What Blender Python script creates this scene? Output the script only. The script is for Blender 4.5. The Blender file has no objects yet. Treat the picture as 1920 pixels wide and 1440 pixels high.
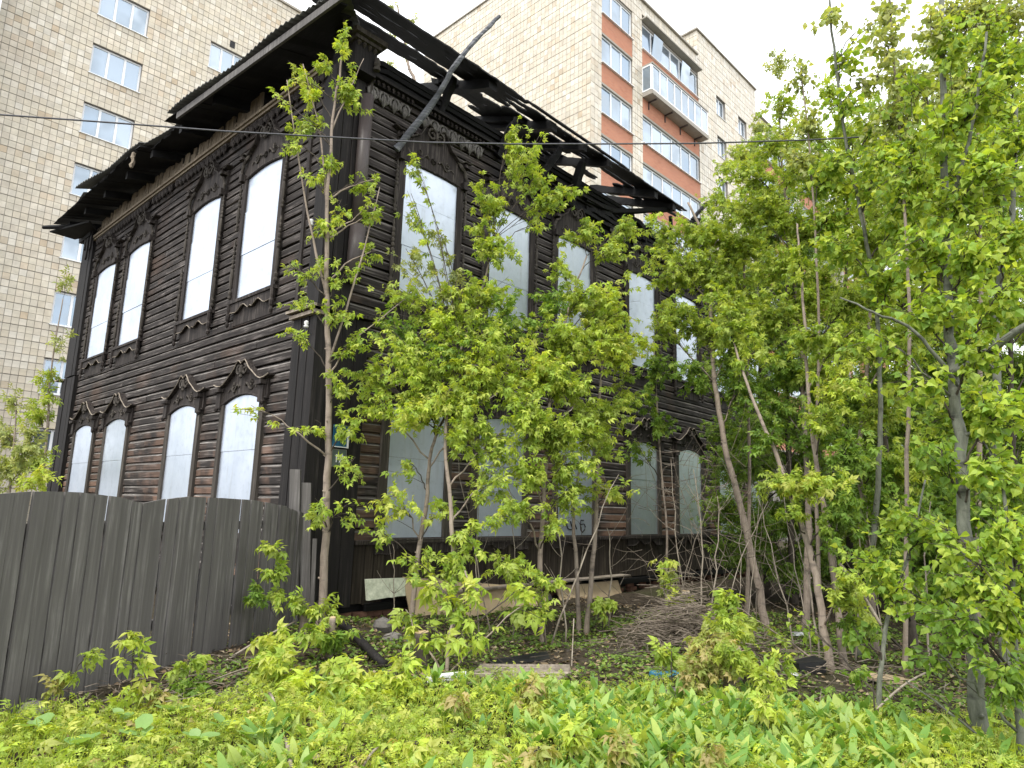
import bpy, math, random
import numpy as np
from mathutils import Vector, Matrix
random.seed(7); rng = np.random.default_rng(7)
D = bpy.data; COL = bpy.context.scene.collection; SC = bpy.context.scene
rad = math.radians

# ------------------------------------------------------------------ camera, sky, sun, exposure
F_PX = 1280.0; PITCH = rad(10.4); ROLL = rad(1.6)
CAM = np.array([0, 0, 1.6])
FW = np.array([0, math.cos(PITCH), math.sin(PITCH)]); U0 = np.array([0, -math.sin(PITCH), math.cos(PITCH)]); R0 = np.array([1., 0, 0])
RT = R0*math.cos(ROLL)+U0*math.sin(ROLL); UP = -R0*math.sin(ROLL)+U0*math.cos(ROLL)
cd = D.cameras.new("camera"); cam = D.objects.new("camera", cd); COL.objects.link(cam)
cd.sensor_width = 36; cd.lens = 24.0; cd.clip_end = 2000; cd.clip_start = 0.05
cam.matrix_world = Matrix([[RT[0], UP[0], -FW[0], 0], [RT[1], UP[1], -FW[1], 0], [RT[2], UP[2], -FW[2], 1.6], [0, 0, 0, 1]])
SC.camera = cam
SUN_EL, SUN_AZ = 58, 205        # azimuth measured clockwise from +Y: behind the camera, to the left
w = D.worlds.new("World"); SC.world = w; w.use_nodes = True
nt = w.node_tree; nt.nodes.clear()
out = nt.nodes.new("ShaderNodeOutputWorld"); b1 = nt.nodes.new("ShaderNodeBackground"); b2 = nt.nodes.new("ShaderNodeBackground")
sky = nt.nodes.new("ShaderNodeTexSky"); sky.sky_type = 'NISHITA'; sky.sun_disc = False
sky.sun_elevation = rad(SUN_EL); sky.sun_rotation = rad(SUN_AZ)
nt.links.new(sky.outputs[0], b1.inputs[0]); b1.inputs[1].default_value = 0.12
b2.inputs[0].default_value = (0.97, 0.985, 1.0, 1); b2.inputs[1].default_value = 1.15
tc = nt.nodes.new("ShaderNodeTexCoord"); nz = nt.nodes.new("ShaderNodeTexNoise"); nz.inputs['Scale'].default_value = 2.2; nz.inputs['Detail'].default_value = 5
mr = nt.nodes.new("ShaderNodeMapRange"); mr.inputs[1].default_value = .38; mr.inputs[2].default_value = .6; mr.inputs[3].default_value = .72; mr.inputs[4].default_value = .97
mx = nt.nodes.new("ShaderNodeMixShader")
nt.links.new(tc.outputs['Generated'], nz.inputs['Vector']); nt.links.new(nz.outputs[0], mr.inputs[0]); nt.links.new(mr.outputs[0], mx.inputs[0])
nt.links.new(b1.outputs[0], mx.inputs[1]); nt.links.new(b2.outputs[0], mx.inputs[2]); nt.links.new(mx.outputs[0], out.inputs[0])
sd = D.lights.new("sun", 'SUN'); sun = D.objects.new("sun", sd); COL.objects.link(sun)
sd.energy = 1.5; sd.angle = rad(14); sd.color = (1, .96, .88)
_a = rad(SUN_AZ); _e = rad(SUN_EL)
sun.rotation_euler = Vector((math.sin(_a)*math.cos(_e), math.cos(_a)*math.cos(_e), math.sin(_e))).to_track_quat('Z', 'Y').to_euler()
vs = SC.view_settings; vs.view_transform = 'Standard'; vs.look = 'None'; vs.exposure = 1.15; vs.gamma = 1; vs.use_curve_mapping = False

# ------------------------------------------------------------------ geometry of the place
def ray(x, y):
    d = FW*F_PX+RT*(x-960)+UP*(720-y); return d/np.linalg.norm(d)
def at(x, y, depth):
    r = ray(x, y); return CAM+r*(depth/r[1])
AZ = rad(42.9)
dB = np.array([math.sin(AZ), math.cos(AZ), 0]); dA = np.array([-math.cos(AZ), math.sin(AZ), 0])
KC = np.array([-2.6815, 9.1187, 0.])            # corner of the wooden house
def onplane(x, y, P, n):
    r = ray(x, y); return CAM+r*(((P-CAM)@n)/(r@n))
def hgt(x, y):
    h = .05*math.sin(x*1.3+.7)*math.sin(y*1.1)+.03*math.sin(x*3.1+y*2.3)+.02*math.sin(x*6.7-y*5.1)
    h += .16*math.exp(-((x+2.2)**2+(y-8.3)**2)/.9)+.18*math.exp(-((x-2.5)**2+(y-9.3)**2)/1.2)
    h += .05*math.exp(-((x+2.6)**2+(y-6.8)**2)/.5)
    return h*min(1, max(0, (60-abs(y))/30))

# ------------------------------------------------------------------ materials
def mat(name, build):
    m = D.materials.new(name); m.use_nodes = True; n = m.node_tree; n.nodes.clear()
    o = n.nodes.new("ShaderNodeOutputMaterial"); build(n, o); return m
class N:
    def __init__(s, n): s.n = n
    def new(s, t, **k):
        x = s.n.nodes.new(t)
        for a, v in k.items(): setattr(x, a, v)
        return x
    def lk(s, a, b): s.n.links.new(a, b)
    def val(s, sock, v):
        if hasattr(v, 'default_value') or hasattr(v, 'is_linked'): s.lk(v, sock)
        else: sock.default_value = v if not (isinstance(v, tuple) and len(v) == 3 and sock.type == 'RGBA') else v+(1,)
    def obj(s): return s.new("ShaderNodeTexCoord").outputs['Object']
    def mapp(s, v, sc=(1, 1, 1), loc=(0, 0, 0), rot=(0, 0, 0)):
        m = s.new("ShaderNodeMapping"); s.lk(v, m.inputs[0]); m.inputs['Scale'].default_value = sc; m.inputs['Location'].default_value = loc; m.inputs['Rotation'].default_value = rot; return m.outputs[0]
    def noise(s, v, sc=5, det=4, rough=.55, dist=0):
        t = s.new("ShaderNodeTexNoise"); s.lk(v, t.inputs['Vector']); t.inputs['Scale'].default_value = sc; t.inputs['Detail'].default_value = det
        t.inputs['Roughness'].default_value = rough; t.inputs['Distortion'].default_value = dist; return t.outputs[0]
    def rng(s, v, a, b, c=0., d=1.):
        m = s.new("ShaderNodeMapRange"); s.val(m.inputs[0], v)
        for i, q in enumerate((a, b, c, d)): m.inputs[1+i].default_value = q
        return m.outputs[0]
    def mix(s, f, a, b, mode='MIX'):
        m = s.new("ShaderNodeMix", data_type='RGBA', blend_type=mode); s.val(m.inputs[0], f); s.val(m.inputs[6], a); s.val(m.inputs[7], b); return m.outputs[2]
    def math(s, op, a, b=0.):
        m = s.new("ShaderNodeMath", operation=op); s.val(m.inputs[0], a); s.val(m.inputs[1], b); return m.outputs[0]
    def rand(s): return s.new("ShaderNodeObjectInfo").outputs['Random']
    def attr(s, a='tint'): return s.new("ShaderNodeAttribute", attribute_name=a).outputs['Color']
    def z(s, v):
        x = s.new("ShaderNodeSeparateXYZ"); s.lk(v, x.inputs[0]); return x.outputs[2]
    def bump(s, h, st=.3, d=.01):
        b = s.new("ShaderNodeBump"); b.inputs['Strength'].default_value = st; b.inputs['Distance'].default_value = d; s.lk(h, b.inputs['Height']); return b.outputs[0]
    def pr(s, o, col, rough=.8, metal=0., spec=.3, normal=None):
        p = s.new("ShaderNodeBsdfPrincipled"); s.val(p.inputs['Base Color'], col); s.val(p.inputs['Roughness'], rough); s.val(p.inputs['Metallic'], metal)
        s.val(p.inputs['Specular IOR Level'], spec)
        if normal is not None: s.lk(normal, p.inputs['Normal'])
        if o is not None: s.lk(p.outputs[0], o.inputs[0])
        return p
def wood(name, dark, mid, light, vertical=False, patch=None, rough=.8, bump=.5, spread=.5, objscale=1.):
    def f(n, o):
        q = N(n); v = q.obj()
        off = q.new("ShaderNodeCombineXYZ"); r = q.rand(); q.lk(q.math('MULTIPLY', r, 37.), off.inputs[0]); q.lk(q.math('MULTIPLY', r, 91.), off.inputs[2])
        va = q.new("ShaderNodeVectorMath", operation='ADD'); q.lk(v, va.inputs[0]); q.lk(off.outputs[0], va.inputs[1]); vv = va.outputs[0]
        sc = (34, 34, 1.3) if vertical else (1.5, 1.5, 45)
        g = q.noise(q.mapp(vv, tuple(c*objscale for c in sc)), 1., 6, .65, .4)
        bl = q.noise(vv, 2.3, 5, .6)
        c = q.mix(q.rng(g, .3, .7), dark, mid)
        c = q.mix(q.math('MULTIPLY', q.rng(g, .5, .72), q.rng(bl, .38, .62)), c, light)
        c = q.mix(q.rng(r, 0, 1, 0, spread), c, q.mix(.5, c, dark))
        if patch:
            col, z0, z1, amt = patch
            zz = q.z(v); m = q.math('MULTIPLY', q.rng(zz, z1, z0), q.rng(q.noise(v, .9, 4, .6), .44, .56))
            m = q.math('MULTIPLY', m, q.rng(g, .25, .6, .5, 1.)); m = q.math('MULTIPLY', m, amt)
            m = q.math('MULTIPLY', m, q.rng(r, 0, 1, .45, 1.))
            c = q.mix(m, c, col)
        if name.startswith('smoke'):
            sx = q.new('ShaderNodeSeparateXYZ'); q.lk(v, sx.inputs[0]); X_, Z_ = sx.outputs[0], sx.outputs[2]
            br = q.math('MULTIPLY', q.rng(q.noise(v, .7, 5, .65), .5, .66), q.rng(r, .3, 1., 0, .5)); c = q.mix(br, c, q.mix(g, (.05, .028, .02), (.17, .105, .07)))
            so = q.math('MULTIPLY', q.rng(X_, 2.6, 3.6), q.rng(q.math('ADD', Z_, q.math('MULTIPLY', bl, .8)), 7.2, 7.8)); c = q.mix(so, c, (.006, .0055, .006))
        q.pr(o, c, rough, 0, .25, q.bump(g, bump, .006))
    return mat(name, f)
BLACK = wood("charred timber", (.003, .0028, .003), (.006, .0056, .006), (.017, .016, .017), rough=.7, bump=1.)
CHARV = wood("charred upright timber", (.008, .007, .007), (.02, .017, .016), (.05, .043, .04), vertical=True, rough=.75, bump=.8)
BOARD = wood("smoke darkened cladding", (.014, .0115, .0105), (.052, .043, .039), (.29, .255, .235), patch=((.27, .16, .11), 1.9, 3.5, .95), spread=.6)
TRIM = wood("dark carved timber", (.014, .011, .010), (.045, .036, .032), (.16, .138, .122), vertical=True)
TRIMLO = wood("grey brown window timber", (.03, .026, .022), (.085, .072, .06), (.17, .15, .13), vertical=True)
SKIRT = wood("damp plinth boards", (.014, .011, .008), (.045, .034, .026), (.10, .082, .06), vertical=True)
TANW = wood("weathered tan frieze boards", (.12, .095, .07), (.27, .22, .16), (.42, .36, .27), vertical=True)
FENCE = wood("grey weathered fence boards", (.088, .082, .078), (.150, .139, .132), (.27, .255, .245), vertical=True, spread=.85, objscale=.7)
ASHP = wood("ash grey scorched pole", (.06, .063, .07), (.16, .165, .18), (.42, .43, .45), rough=.8, objscale=.8)
CUT = wood("fresh cut wood", (.35, .26, .15), (.5, .38, .23), (.6, .48, .3), bump=.1)
def f(n, o):
    q = N(n); v = q.obj(); r = q.rand()
    g = q.noise(v, 1.3, 4, .6); g2 = q.noise(v, 9, 5, .7); g3 = q.noise(q.mapp(v, (6, 6, .7)), 2, 3)
    c = q.mix(q.rng(g, .3, .7), (.48, .535, .62), (.59, .64, .725)); c = q.mix(q.math('MULTIPLY', q.rng(g2, .55, .75), .5), c, (.38, .42, .46))
    c = q.mix(q.math('MULTIPLY', q.rng(g3, .56, .72), .25), c, (.36, .37, .38))
    q.pr(o, c, q.rng(g2, .3, .7, .34, .52), .78, .5, q.bump(g, .25, .03))
SHEET = mat("galvanised sheet", f)
def f(n, o):
    q = N(n); v = q.obj(); g = q.noise(v, 3, 4); t = q.attr()
    c = q.mix(1., t, q.mix(q.rng(g, .35, .7), (.78, .78, .78), (1, 1, 1)), 'MULTIPLY')
    c = q.mix(q.math('MULTIPLY', q.rng(q.noise(v, .45, 4, .6), .5, .68), .28), c, (.40, .33, .26))
    g2 = q.noise(q.mapp(v, (3, 3, .35)), 2, 4); c = q.mix(q.math('MULTIPLY', q.rng(g2, .55, .75), .22), c, (.36, .34, .3))
    q.pr(o, c, .32, 0, .45)
TILE = mat("glazed facade tile", f)
def f(n, o):
    q = N(n); v = q.obj(); q.pr(o, q.mix(q.noise(v, 8), (.20, .18, .16), (.30, .28, .25)), .95)
MORTAR = mat("grey joint mortar", f)
def f(n, o):
    q = N(n); v = q.obj(); q.pr(o, q.mix(q.noise(v, 5, 6, .7), (.24, .22, .19), (.42, .39, .34)), .9, 0, .2, q.bump(q.noise(v, 20), .4, .01))
CONC = mat("rough concrete", f)
def f(n, o):
    q = N(n); v = q.obj(); b = q.new("ShaderNodeTexBrick"); q.lk(q.mapp(v, (1, 1, 1), rot=(rad(90), 0, 0)), b.inputs[0])
    b.inputs['Scale'].default_value = 1; b.inputs['Brick Width'].default_value = .26; b.inputs['Row Height'].default_value = .077; b.inputs['Mortar Size'].default_value = .008
    b.inputs['Color1'].default_value = (.38, .145, .085, 1); b.inputs['Color2'].default_value = (.47, .20, .115, 1); b.inputs['Mortar'].default_value = (.38, .25, .19, 1)
    c = q.mix(q.rng(q.noise(v, 1.4, 4), .35, .7), b.outputs[0], q.mix(.6, b.outputs[0], (.5, .24, .16)))
    q.pr(o, c, .85, 0, .2)
REDBRICK = mat("red brick", f)
def f(n, o):
    q = N(n); v = q.obj(); q.pr(o, q.mix(q.noise(v, 4), (.72, .74, .76), (.82, .83, .84)), .4, 0, .5)
PVC = mat("white plastic window frame", f)
def f(n, o):
    q = N(n); v = q.obj(); g = q.noise(q.mapp(v, (1, 1, 1)), .7, 2); r = q.rand()
    c = q.mix(q.rng(r, 0, 1), (.22, .29, .37), (.42, .48, .54)); c = q.mix(q.rng(g, .45, .6), c, (.26, .31, .36))
    q.pr(o, c, .08, .6, .8)
GLASS = mat("window glass", f)
def f(n, o):
    q = N(n); v = q.obj(); q.pr(o, q.mix(q.noise(v, 30, 3), (.045, .035, .033), (.075, .06, .056)), .45, 0, .4)
PIPE = mat("brown painted pipe", f)
def f(n, o):
    q = N(n); v = q.obj(); g = q.noise(v, 1.5, 5); q.pr(o, q.mix(q.rng(g, .3, .7), (.07, .07, .068), (.16, .16, .15)), .9, 0, .2, q.bump(q.noise(v, 30), .3, .01))
SLATE = mat("sooty corrugated sheet", f)
def f(n, o):
    q = N(n); v = q.obj(); a = q.noise(v, .6, 5); b_ = q.noise(v, 9, 7, .7); c_ = q.noise(v, 60, 4, .7)
    c = q.mix(q.rng(b_, .35, .65), (.028, .021, .015), (.075, .058, .041)); c = q.mix(q.math('MULTIPLY', q.rng(c_, .52, .7), .55), c, (.16, .125, .09))
    c = q.mix(q.math('MULTIPLY', q.rng(a, .45, .6), .45), c, (.05, .06, .02))
    q.pr(o, c, .95, 0, .15, q.bump(c_, .8, .02))
SOIL = mat("soil with leaf litter", f)
def bark(name, a, b_, c_):
    def f(n, o):
        q = N(n); v = q.obj(); g = q.noise(q.mapp(v, (1, 1, .25)), 22, 5, .7); h = q.noise(q.mapp(v, (1, 1, 3)), 3.5, 4, .6)
        c = q.mix(q.rng(g, .3, .7), a, b_); c = q.mix(q.rng(h, .54, .68, 0, .85), c, c_)
        q.pr(o, c, .85, 0, .2, q.bump(g, .5, .006))
    return mat(name, f)
BARK1 = bark("tan maple bark", (.19, .15, .12), (.34, .28, .23), (.11, .09, .075))
BARK2 = bark("grey poplar bark", (.085, .092, .07), (.20, .205, .165), (.04, .04, .033))
BARK3 = bark("dark twig bark", (.045, .038, .03), (.10, .082, .066), (.03, .026, .02))
DRYW = bark("dry grey twigs", (.2, .165, .13), (.38, .33, .27), (.11, .085, .065))
TWIGM = bark('grey brown brush twigs', (.11, .088, .07), (.26, .215, .17), (.07, .055, .045))
def leafm(name, trans=.46, rough=.5):
    def f(n, o):
        q = N(n); v = q.obj(); t = q.attr()
        g = q.noise(v, 2.2, 3); c = q.mix(1., t, q.mix(q.rng(g, .3, .7), (.8, .82, .8), (1.12, 1.1, 1.)), 'MULTIPLY')
        p = q.pr(None, c, rough, 0, .35); tr = q.new("ShaderNodeBsdfTranslucent"); q.lk(q.mix(1., c, (1.25, 1.15, .45), 'MULTIPLY'), tr.inputs[0])
        m = q.new("ShaderNodeMixShader"); m.inputs[0].default_value = trans; q.lk(p.outputs[0], m.inputs[1]); q.lk(tr.outputs[0], m.inputs[2]); q.lk(m.outputs[0], o.inputs[0])
    return mat(name, f)
LEAF = leafm("spring leaf"); LITTER = leafm("dead leaf", .1, .9)
def plain(name, a, b_, rough=.8, sc=6, metal=0.):
    def f(n, o):
        q = N(n); v = q.obj(); g = q.noise(v, sc, 5, .65); q.pr(o, q.mix(q.rng(g, .3, .7), a, b_), rough, metal, .3, q.bump(g, .3, .01))
    return mat(name, f)
FIBRE = plain("beige fibreboard", (.36, .27, .165), (.50, .39, .25), .85, 2.5)
FOAM = plain("mottled white panel", (.34, .37, .27), (.66, .68, .55), .9, 14)
BRICKM = plain("old dirty brick", (.09, .045, .032), (.19, .10, .07), .9, 8)
STONE = plain("grey rubble", (.09, .085, .078), (.24, .22, .2), .9, 7)
WHITE = plain("white scrap", (.55, .56, .56), (.8, .8, .8), .5, 9)
BLUE = plain("blue cloth scrap", (.02, .09, .17), (.05, .2, .3), .8, 20)
BLUESIGN = plain("dark blue enamel", (.01, .06, .12), (.02, .11, .19), .4, 4)
GREYSIGN = plain("grey green enamel", (.06, .08, .07), (.11, .14, .12), .5, 4)
BLACKM = plain("black plastic", (.008, .008, .009), (.02, .02, .02), .5, 5)
PORC = plain("porcelain insulator", (.6, .6, .58), (.75, .75, .72), .3, 5)
RUST = plain("rusty cable", (.05, .05, .055), (.1, .1, .11), .6, 30)

# ------------------------------------------------------------------ mesh helpers
class MB:
    def __init__(s, M=None): s.v = []; s.f = []; s.m = []; s.M = M or (lambda a, b, c: (a, b, c)); s.mi = 0
    def P(s, *p): s.v.append(tuple(s.M(*p))); return len(s.v)-1
    def F(s, *i): s.f.append(i); s.m.append(s.mi)
    def hexa(s, p):
        i = [s.P(*q) for q in p]
        for a in ((0, 1, 2, 3), (7, 6, 5, 4), (0, 4, 5, 1), (1, 5, 6, 2), (2, 6, 7, 3), (3, 7, 4, 0)): s.F(*[i[k] for k in a])
    def box(s, x0, x1, y0, y1, z0, z1, j=0.):
        r = lambda: random.uniform(-j, j) if j else 0
        s.hexa([(x+r(), y+r(), z+r()) for z in (z0, z1) for x, y in ((x0, y0), (x1, y0), (x1, y1), (x0, y1))])
    def sweep(s, prof, x0, x1, seg=1, jit=0., mats=None):   # profile [(o,z)] swept along first axis
        rows = []
        for k in range(seg+1):
            x = x0+(x1-x0)*k/seg; dz = random.uniform(-jit, jit) if 0 < k < seg else 0; do = random.uniform(-jit, jit)*.6
            rows.append([s.P(x, a+do*(a > .005), b+dz) for a, b in prof])
        n = len(prof)
        for k in range(seg):
            for i in range(n):
                s.mi = mats[i] if mats else 0; s.F(rows[k][i], rows[k][(i+1) % n], rows[k+1][(i+1) % n], rows[k+1][i])
        s.mi = 0; s.F(*rows[0][::-1]); s.F(*rows[-1])
    def strip(s, top, bot, o0, o1):               # solid between two curves (s,z) top and bottom with thickness o0..o1
        a = [s.P(x, o1, z) for x, z in top]; b = [s.P(x, o1, z) for x, z in bot]; c = [s.P(x, o0, z) for x, z in top]; d = [s.P(x, o0, z) for x, z in bot]
        for k in range(len(a)-1):
            s.F(b[k], b[k+1], a[k+1], a[k]); s.F(d[k+1], d[k], c[k], c[k+1]); s.F(a[k], a[k+1], c[k+1], c[k]); s.F(d[k], d[k+1], b[k+1], b[k])
        s.F(a[0], c[0], d[0], b[0]); s.F(b[-1], d[-1], c[-1], a[-1])
    def tube(s, pts, rr, n=6, cap=True):
        pts = [Vector(p) for p in pts]; L = len(pts)
        if not hasattr(rr, '__len__'): rr = [rr]*L
        rings = []; ref = Vector((.31, .17, .93))
        for k, p in enumerate(pts):
            t = (pts[min(k+1, L-1)]-pts[max(k-1, 0)])
            if t.length < 1e-9: t = Vector((0, 0, 1))
            t.normalize(); a = t.cross(ref)
            if a.length < .05: a = t.cross(Vector((1, 0, 0)))
            a.normalize(); b = t.cross(a)
            rings.append([s.P(*(p+(a*math.cos(6.2832*i/n)+b*math.sin(6.2832*i/n))*rr[k])) for i in range(n)])
        for k in range(L-1):
            for i in range(n): s.F(rings[k][i], rings[k][(i+1) % n], rings[k+1][(i+1) % n], rings[k+1][i])
        if cap: s.F(*rings[0][::-1]); s.F(*rings[-1])
    def lathe(s, c, prof, n=8):                   # prof [(z,r)] around vertical axis at c=(s,o,z)
        s.tube([(c[0], c[1], c[2]+z) for z, r in prof], [r for z, r in prof], n)
    def mesh(s, name, mats, smooth=False):
        me = D.meshes.new(name); me.from_pydata(s.v, [], s.f)
        for m in (mats if isinstance(mats, (list, tuple)) else [mats]): me.materials.append(m)
        if any(s.m): me.polygons.foreach_set('material_index', s.m)
        if smooth: me.polygons.foreach_set('use_smooth', [True]*len(s.f))
        me.update(); return me
    def build(s, name, mats, parent=None, smooth=False):
        return link(name, s.mesh(name, mats, smooth), parent)
def link(name, me, parent=None, loc=None, rot=None, scale=None):
    o = D.objects.new(name, me); COL.objects.link(o)
    if parent is not None: o.parent = parent
    if loc is not None: o.location = loc
    if rot is not None: o.rotation_euler = rot
    if scale is not None: o.scale = scale
    return o
def thing(name, label, cat, loc=(0, 0, 0), rz=0., group=None):
    o = link(name, None, None, tuple(float(c) for c in loc), (0, 0, rz)); tag(o, label, cat, group); return o
def tag(o, label=None, cat=None, group=None, kind=None):
    for k, v in (('label', label), ('category', cat), ('group', group), ('kind', kind)):
        if v: o[k] = v
    return o
def arrmesh(name, V, Fa, mats, tint=None, smooth=False):
    """V (n,3); Fa (m,k) all faces with k corners"""
    me = D.meshes.new(name); n, (m, k) = len(V), Fa.shape
    me.vertices.add(n); me.vertices.foreach_set('co', np.ascontiguousarray(V, dtype=np.float32).ravel())
    me.loops.add(m*k); me.loops.foreach_set('vertex_index', np.ascontiguousarray(Fa, dtype=np.int32).ravel())
    me.polygons.add(m); me.polygons.foreach_set('loop_start', np.arange(m, dtype=np.int32)*k)
    me.polygons.foreach_set('use_smooth', np.full(m, bool(smooth)))
    for q in (mats if isinstance(mats, (list, tuple)) else [mats]): me.materials.append(q)
    if tint is not None:
        a = me.color_attributes.new('tint', 'FLOAT_COLOR', 'POINT'); c = np.ones((n, 4), dtype=np.float32); c[:, :3] = tint; a.data.foreach_set('color', c.ravel())
    me.update(); me.validate(); return me
def fastbox(rects, y0, y1, faces=5):              # many boxes [x0,x1,z0,z1] facing -y: arrays
    r = np.array(rects); n = len(r)
    V = np.zeros((n, 8, 3)); j = rng.uniform(-.004, .004, n)
    for i, (a, b) in enumerate(((0, 2), (1, 2), (1, 3), (0, 3))):
        V[:, i, 0] = r[:, a]; V[:, i, 2] = r[:, b]; V[:, i, 1] = y0+j; V[:, i+4, 0] = r[:, a]; V[:, i+4, 2] = r[:, b]; V[:, i+4, 1] = y1
    q = np.array([(0, 1, 2, 3), (0, 4, 5, 1), (1, 5, 6, 2), (2, 6, 7, 3), (3, 7, 4, 0)])
    Fa = (q[None]+8*np.arange(n)[:, None, None]).reshape(-1, 4)
    return V.reshape(-1, 3), Fa
# ------------------------------------------------------------------ GROUND
g = [-400, -150, -60, -30, -18]+list(np.linspace(-12, 14, 118))+[20, 32, 60, 150, 400]
gy = [-60, -20, -8, -2]+list(np.linspace(0, 18, 90))+[22, 28, 40, 70, 150, 400]
gx, gyy = np.meshgrid(g, gy); Vg = np.stack([gx.ravel(), gyy.ravel(), np.zeros(gx.size)], 1)
Vg[:, 2] = [hgt(a, b)+(rng.uniform(-.012, .012) if abs(a) < 14 and 0 < b < 18 else 0) for a, b in Vg[:, :2]]
nx, ny = len(g), len(gy); ii = (np.arange(ny-1)[:, None]*nx+np.arange(nx-1)[None]).ravel()
tag(link('ground', arrmesh('ground', Vg, np.stack([ii, ii+1, ii+nx+1, ii+nx], 1), SOIL, smooth=True)), 'dark uneven soil with leaf litter in front of the burnt house', None, None, 'structure')

# ------------------------------------------------------------------ APARTMENT BLOCKS (tiled)
A2 = rad(44.0); e1 = np.array([math.sin(A2), math.cos(A2), 0]); e2 = np.array([-math.cos(A2), math.sin(A2), 0]); RZ2 = math.pi/2-A2
def wall_cells(x0, x1, z0, z1, holes):
    xs = sorted({x0, x1} | {min(max(h[i], x0), x1) for h in holes for i in (0, 1)}); zs = sorted({z0, z1} | {min(max(h[i], z0), z1) for h in holes for i in (2, 3)})
    for a, b in zip(xs, xs[1:]):
        for c, d in zip(zs, zs[1:]):
            mx_, mz_ = (a+b)/2, (c+d)/2
            if not any(h[0] < mx_ < h[1] and h[2] < mz_ < h[3] for h in holes): yield a, b, c, d
def inframe(P):
    v = P-CAM; z = v@FW
    return z > 0 and -30 < 960+F_PX*(v@RT)/z < 1950 and -30 < 720-F_PX*(v@UP)/z < 1000
TCOL = [(.60, .55, .46), (.62, .57, .49), (.65, .61, .54), (.56, .49, .39), (.60, .56, .48), (.68, .65, .59), (.52, .43, .32), (.62, .58, .50), (.58, .54, .47), (.59, .51, .41)]
TCOL = [(a_*1.03, b_, c_*.93) for a_, b_, c_ in TCOL]
TW = [.17, .17, .16, .03, .14, .11, .01, .12, .08, .01]
def tiles(root, face, rects, tw, th, shift=(0, 0), keep=300, base=None):
    """face: (origin(3), rz) of the wall plane in local coords of root; rects = wall regions [x0,x1,z0,z1]; builds tile pieces."""
    o0, rz = face; out_r = []; cen = []
    for (a, b, c, d) in rects:
        nxx = max(1, round((b-a)/tw)); nzz = max(1, round((d-c)/th)); wx = (b-a)/nxx; wz = (d-c)/nzz
        for i in range(nxx):
            for k in range(nzz):
                out_r.append((a+i*wx+.008, a+(i+1)*wx-.008, c+k*wz+(.006 if k % 2 else .016), c+(k+1)*wz-(.016 if k % 2 else .006)))
    R = np.array(out_r); ca, sa = math.cos(rz), math.sin(rz)
    wxy = lambda lx, ly: (o0[0]+ca*lx-sa*ly, o0[1]+sa*lx+ca*ly)
    Lc = np.stack([o0[0]+ca*(R[:, 0]+R[:, 1])/2, o0[1]+sa*(R[:, 0]+R[:, 1])/2, (R[:, 2]+R[:, 3])/2], 1)
    rr = root.rotation_euler[2]; W = np.stack([root.location[0]+math.cos(rr)*Lc[:, 0]-math.sin(rr)*Lc[:, 1], root.location[1]+math.sin(rr)*Lc[:, 0]+math.cos(rr)*Lc[:, 1], Lc[:, 2]], 1)
    dist = np.linalg.norm(W-CAM, axis=1); inn = np.array([inframe(p) for p in W]); dist[~inn] = 1e9
    order = np.argsort(dist); parts = set(order[:keep].tolist()) if keep else set()
    idx = [i for i in range(len(R)) if i not in parts]
    V, Fa = fastbox(R[idx], 0., .03)
    # patches of browner tiles
    ph = np.sin(R[:, 0]*1.1+R[:, 2]*.35)+np.sin(R[:, 2]*1.9+1.3)*.7+rng.normal(0, .6, len(R))
    ci = np.where(ph > 2.0, rng.choice([3, 6, 9], len(R)), rng.choice(len(TCOL), len(R), p=TW))
    T = np.repeat(np.array(TCOL)[ci[idx]]*rng.uniform(.93, 1.06, (len(idx), 1)), 8, axis=0)
    X, Y = wxy(V[:, 0], V[:, 1]); V2 = np.stack([X, Y, V[:, 2]], 1)
    tag(link('tile_cladding', arrmesh('tile_cladding', V2, Fa, TILE, T), root), kind='stuff')
    lib = {}
    for i in sorted(parts):
        key = (int(ci[i]), round(R[i, 1]-R[i, 0], 3), round(R[i, 3]-R[i, 2], 3))
        if key not in lib:
            v, fa = fastbox([(-key[1]/2, key[1]/2, -key[2]/2, key[2]/2)], 0., .03)
            lib[key] = arrmesh('tile', v, fa, TILE, np.array(TCOL[key[0]]))
        X, Y = wxy((R[i, 0]+R[i, 1])/2, random.uniform(-.003, .003))
        link('tile', lib[key], root, (X, Y, (R[i, 2]+R[i, 3])/2), (random.uniform(-.006, .006), 0, rz+random.uniform(-.006, .006)))
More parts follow.
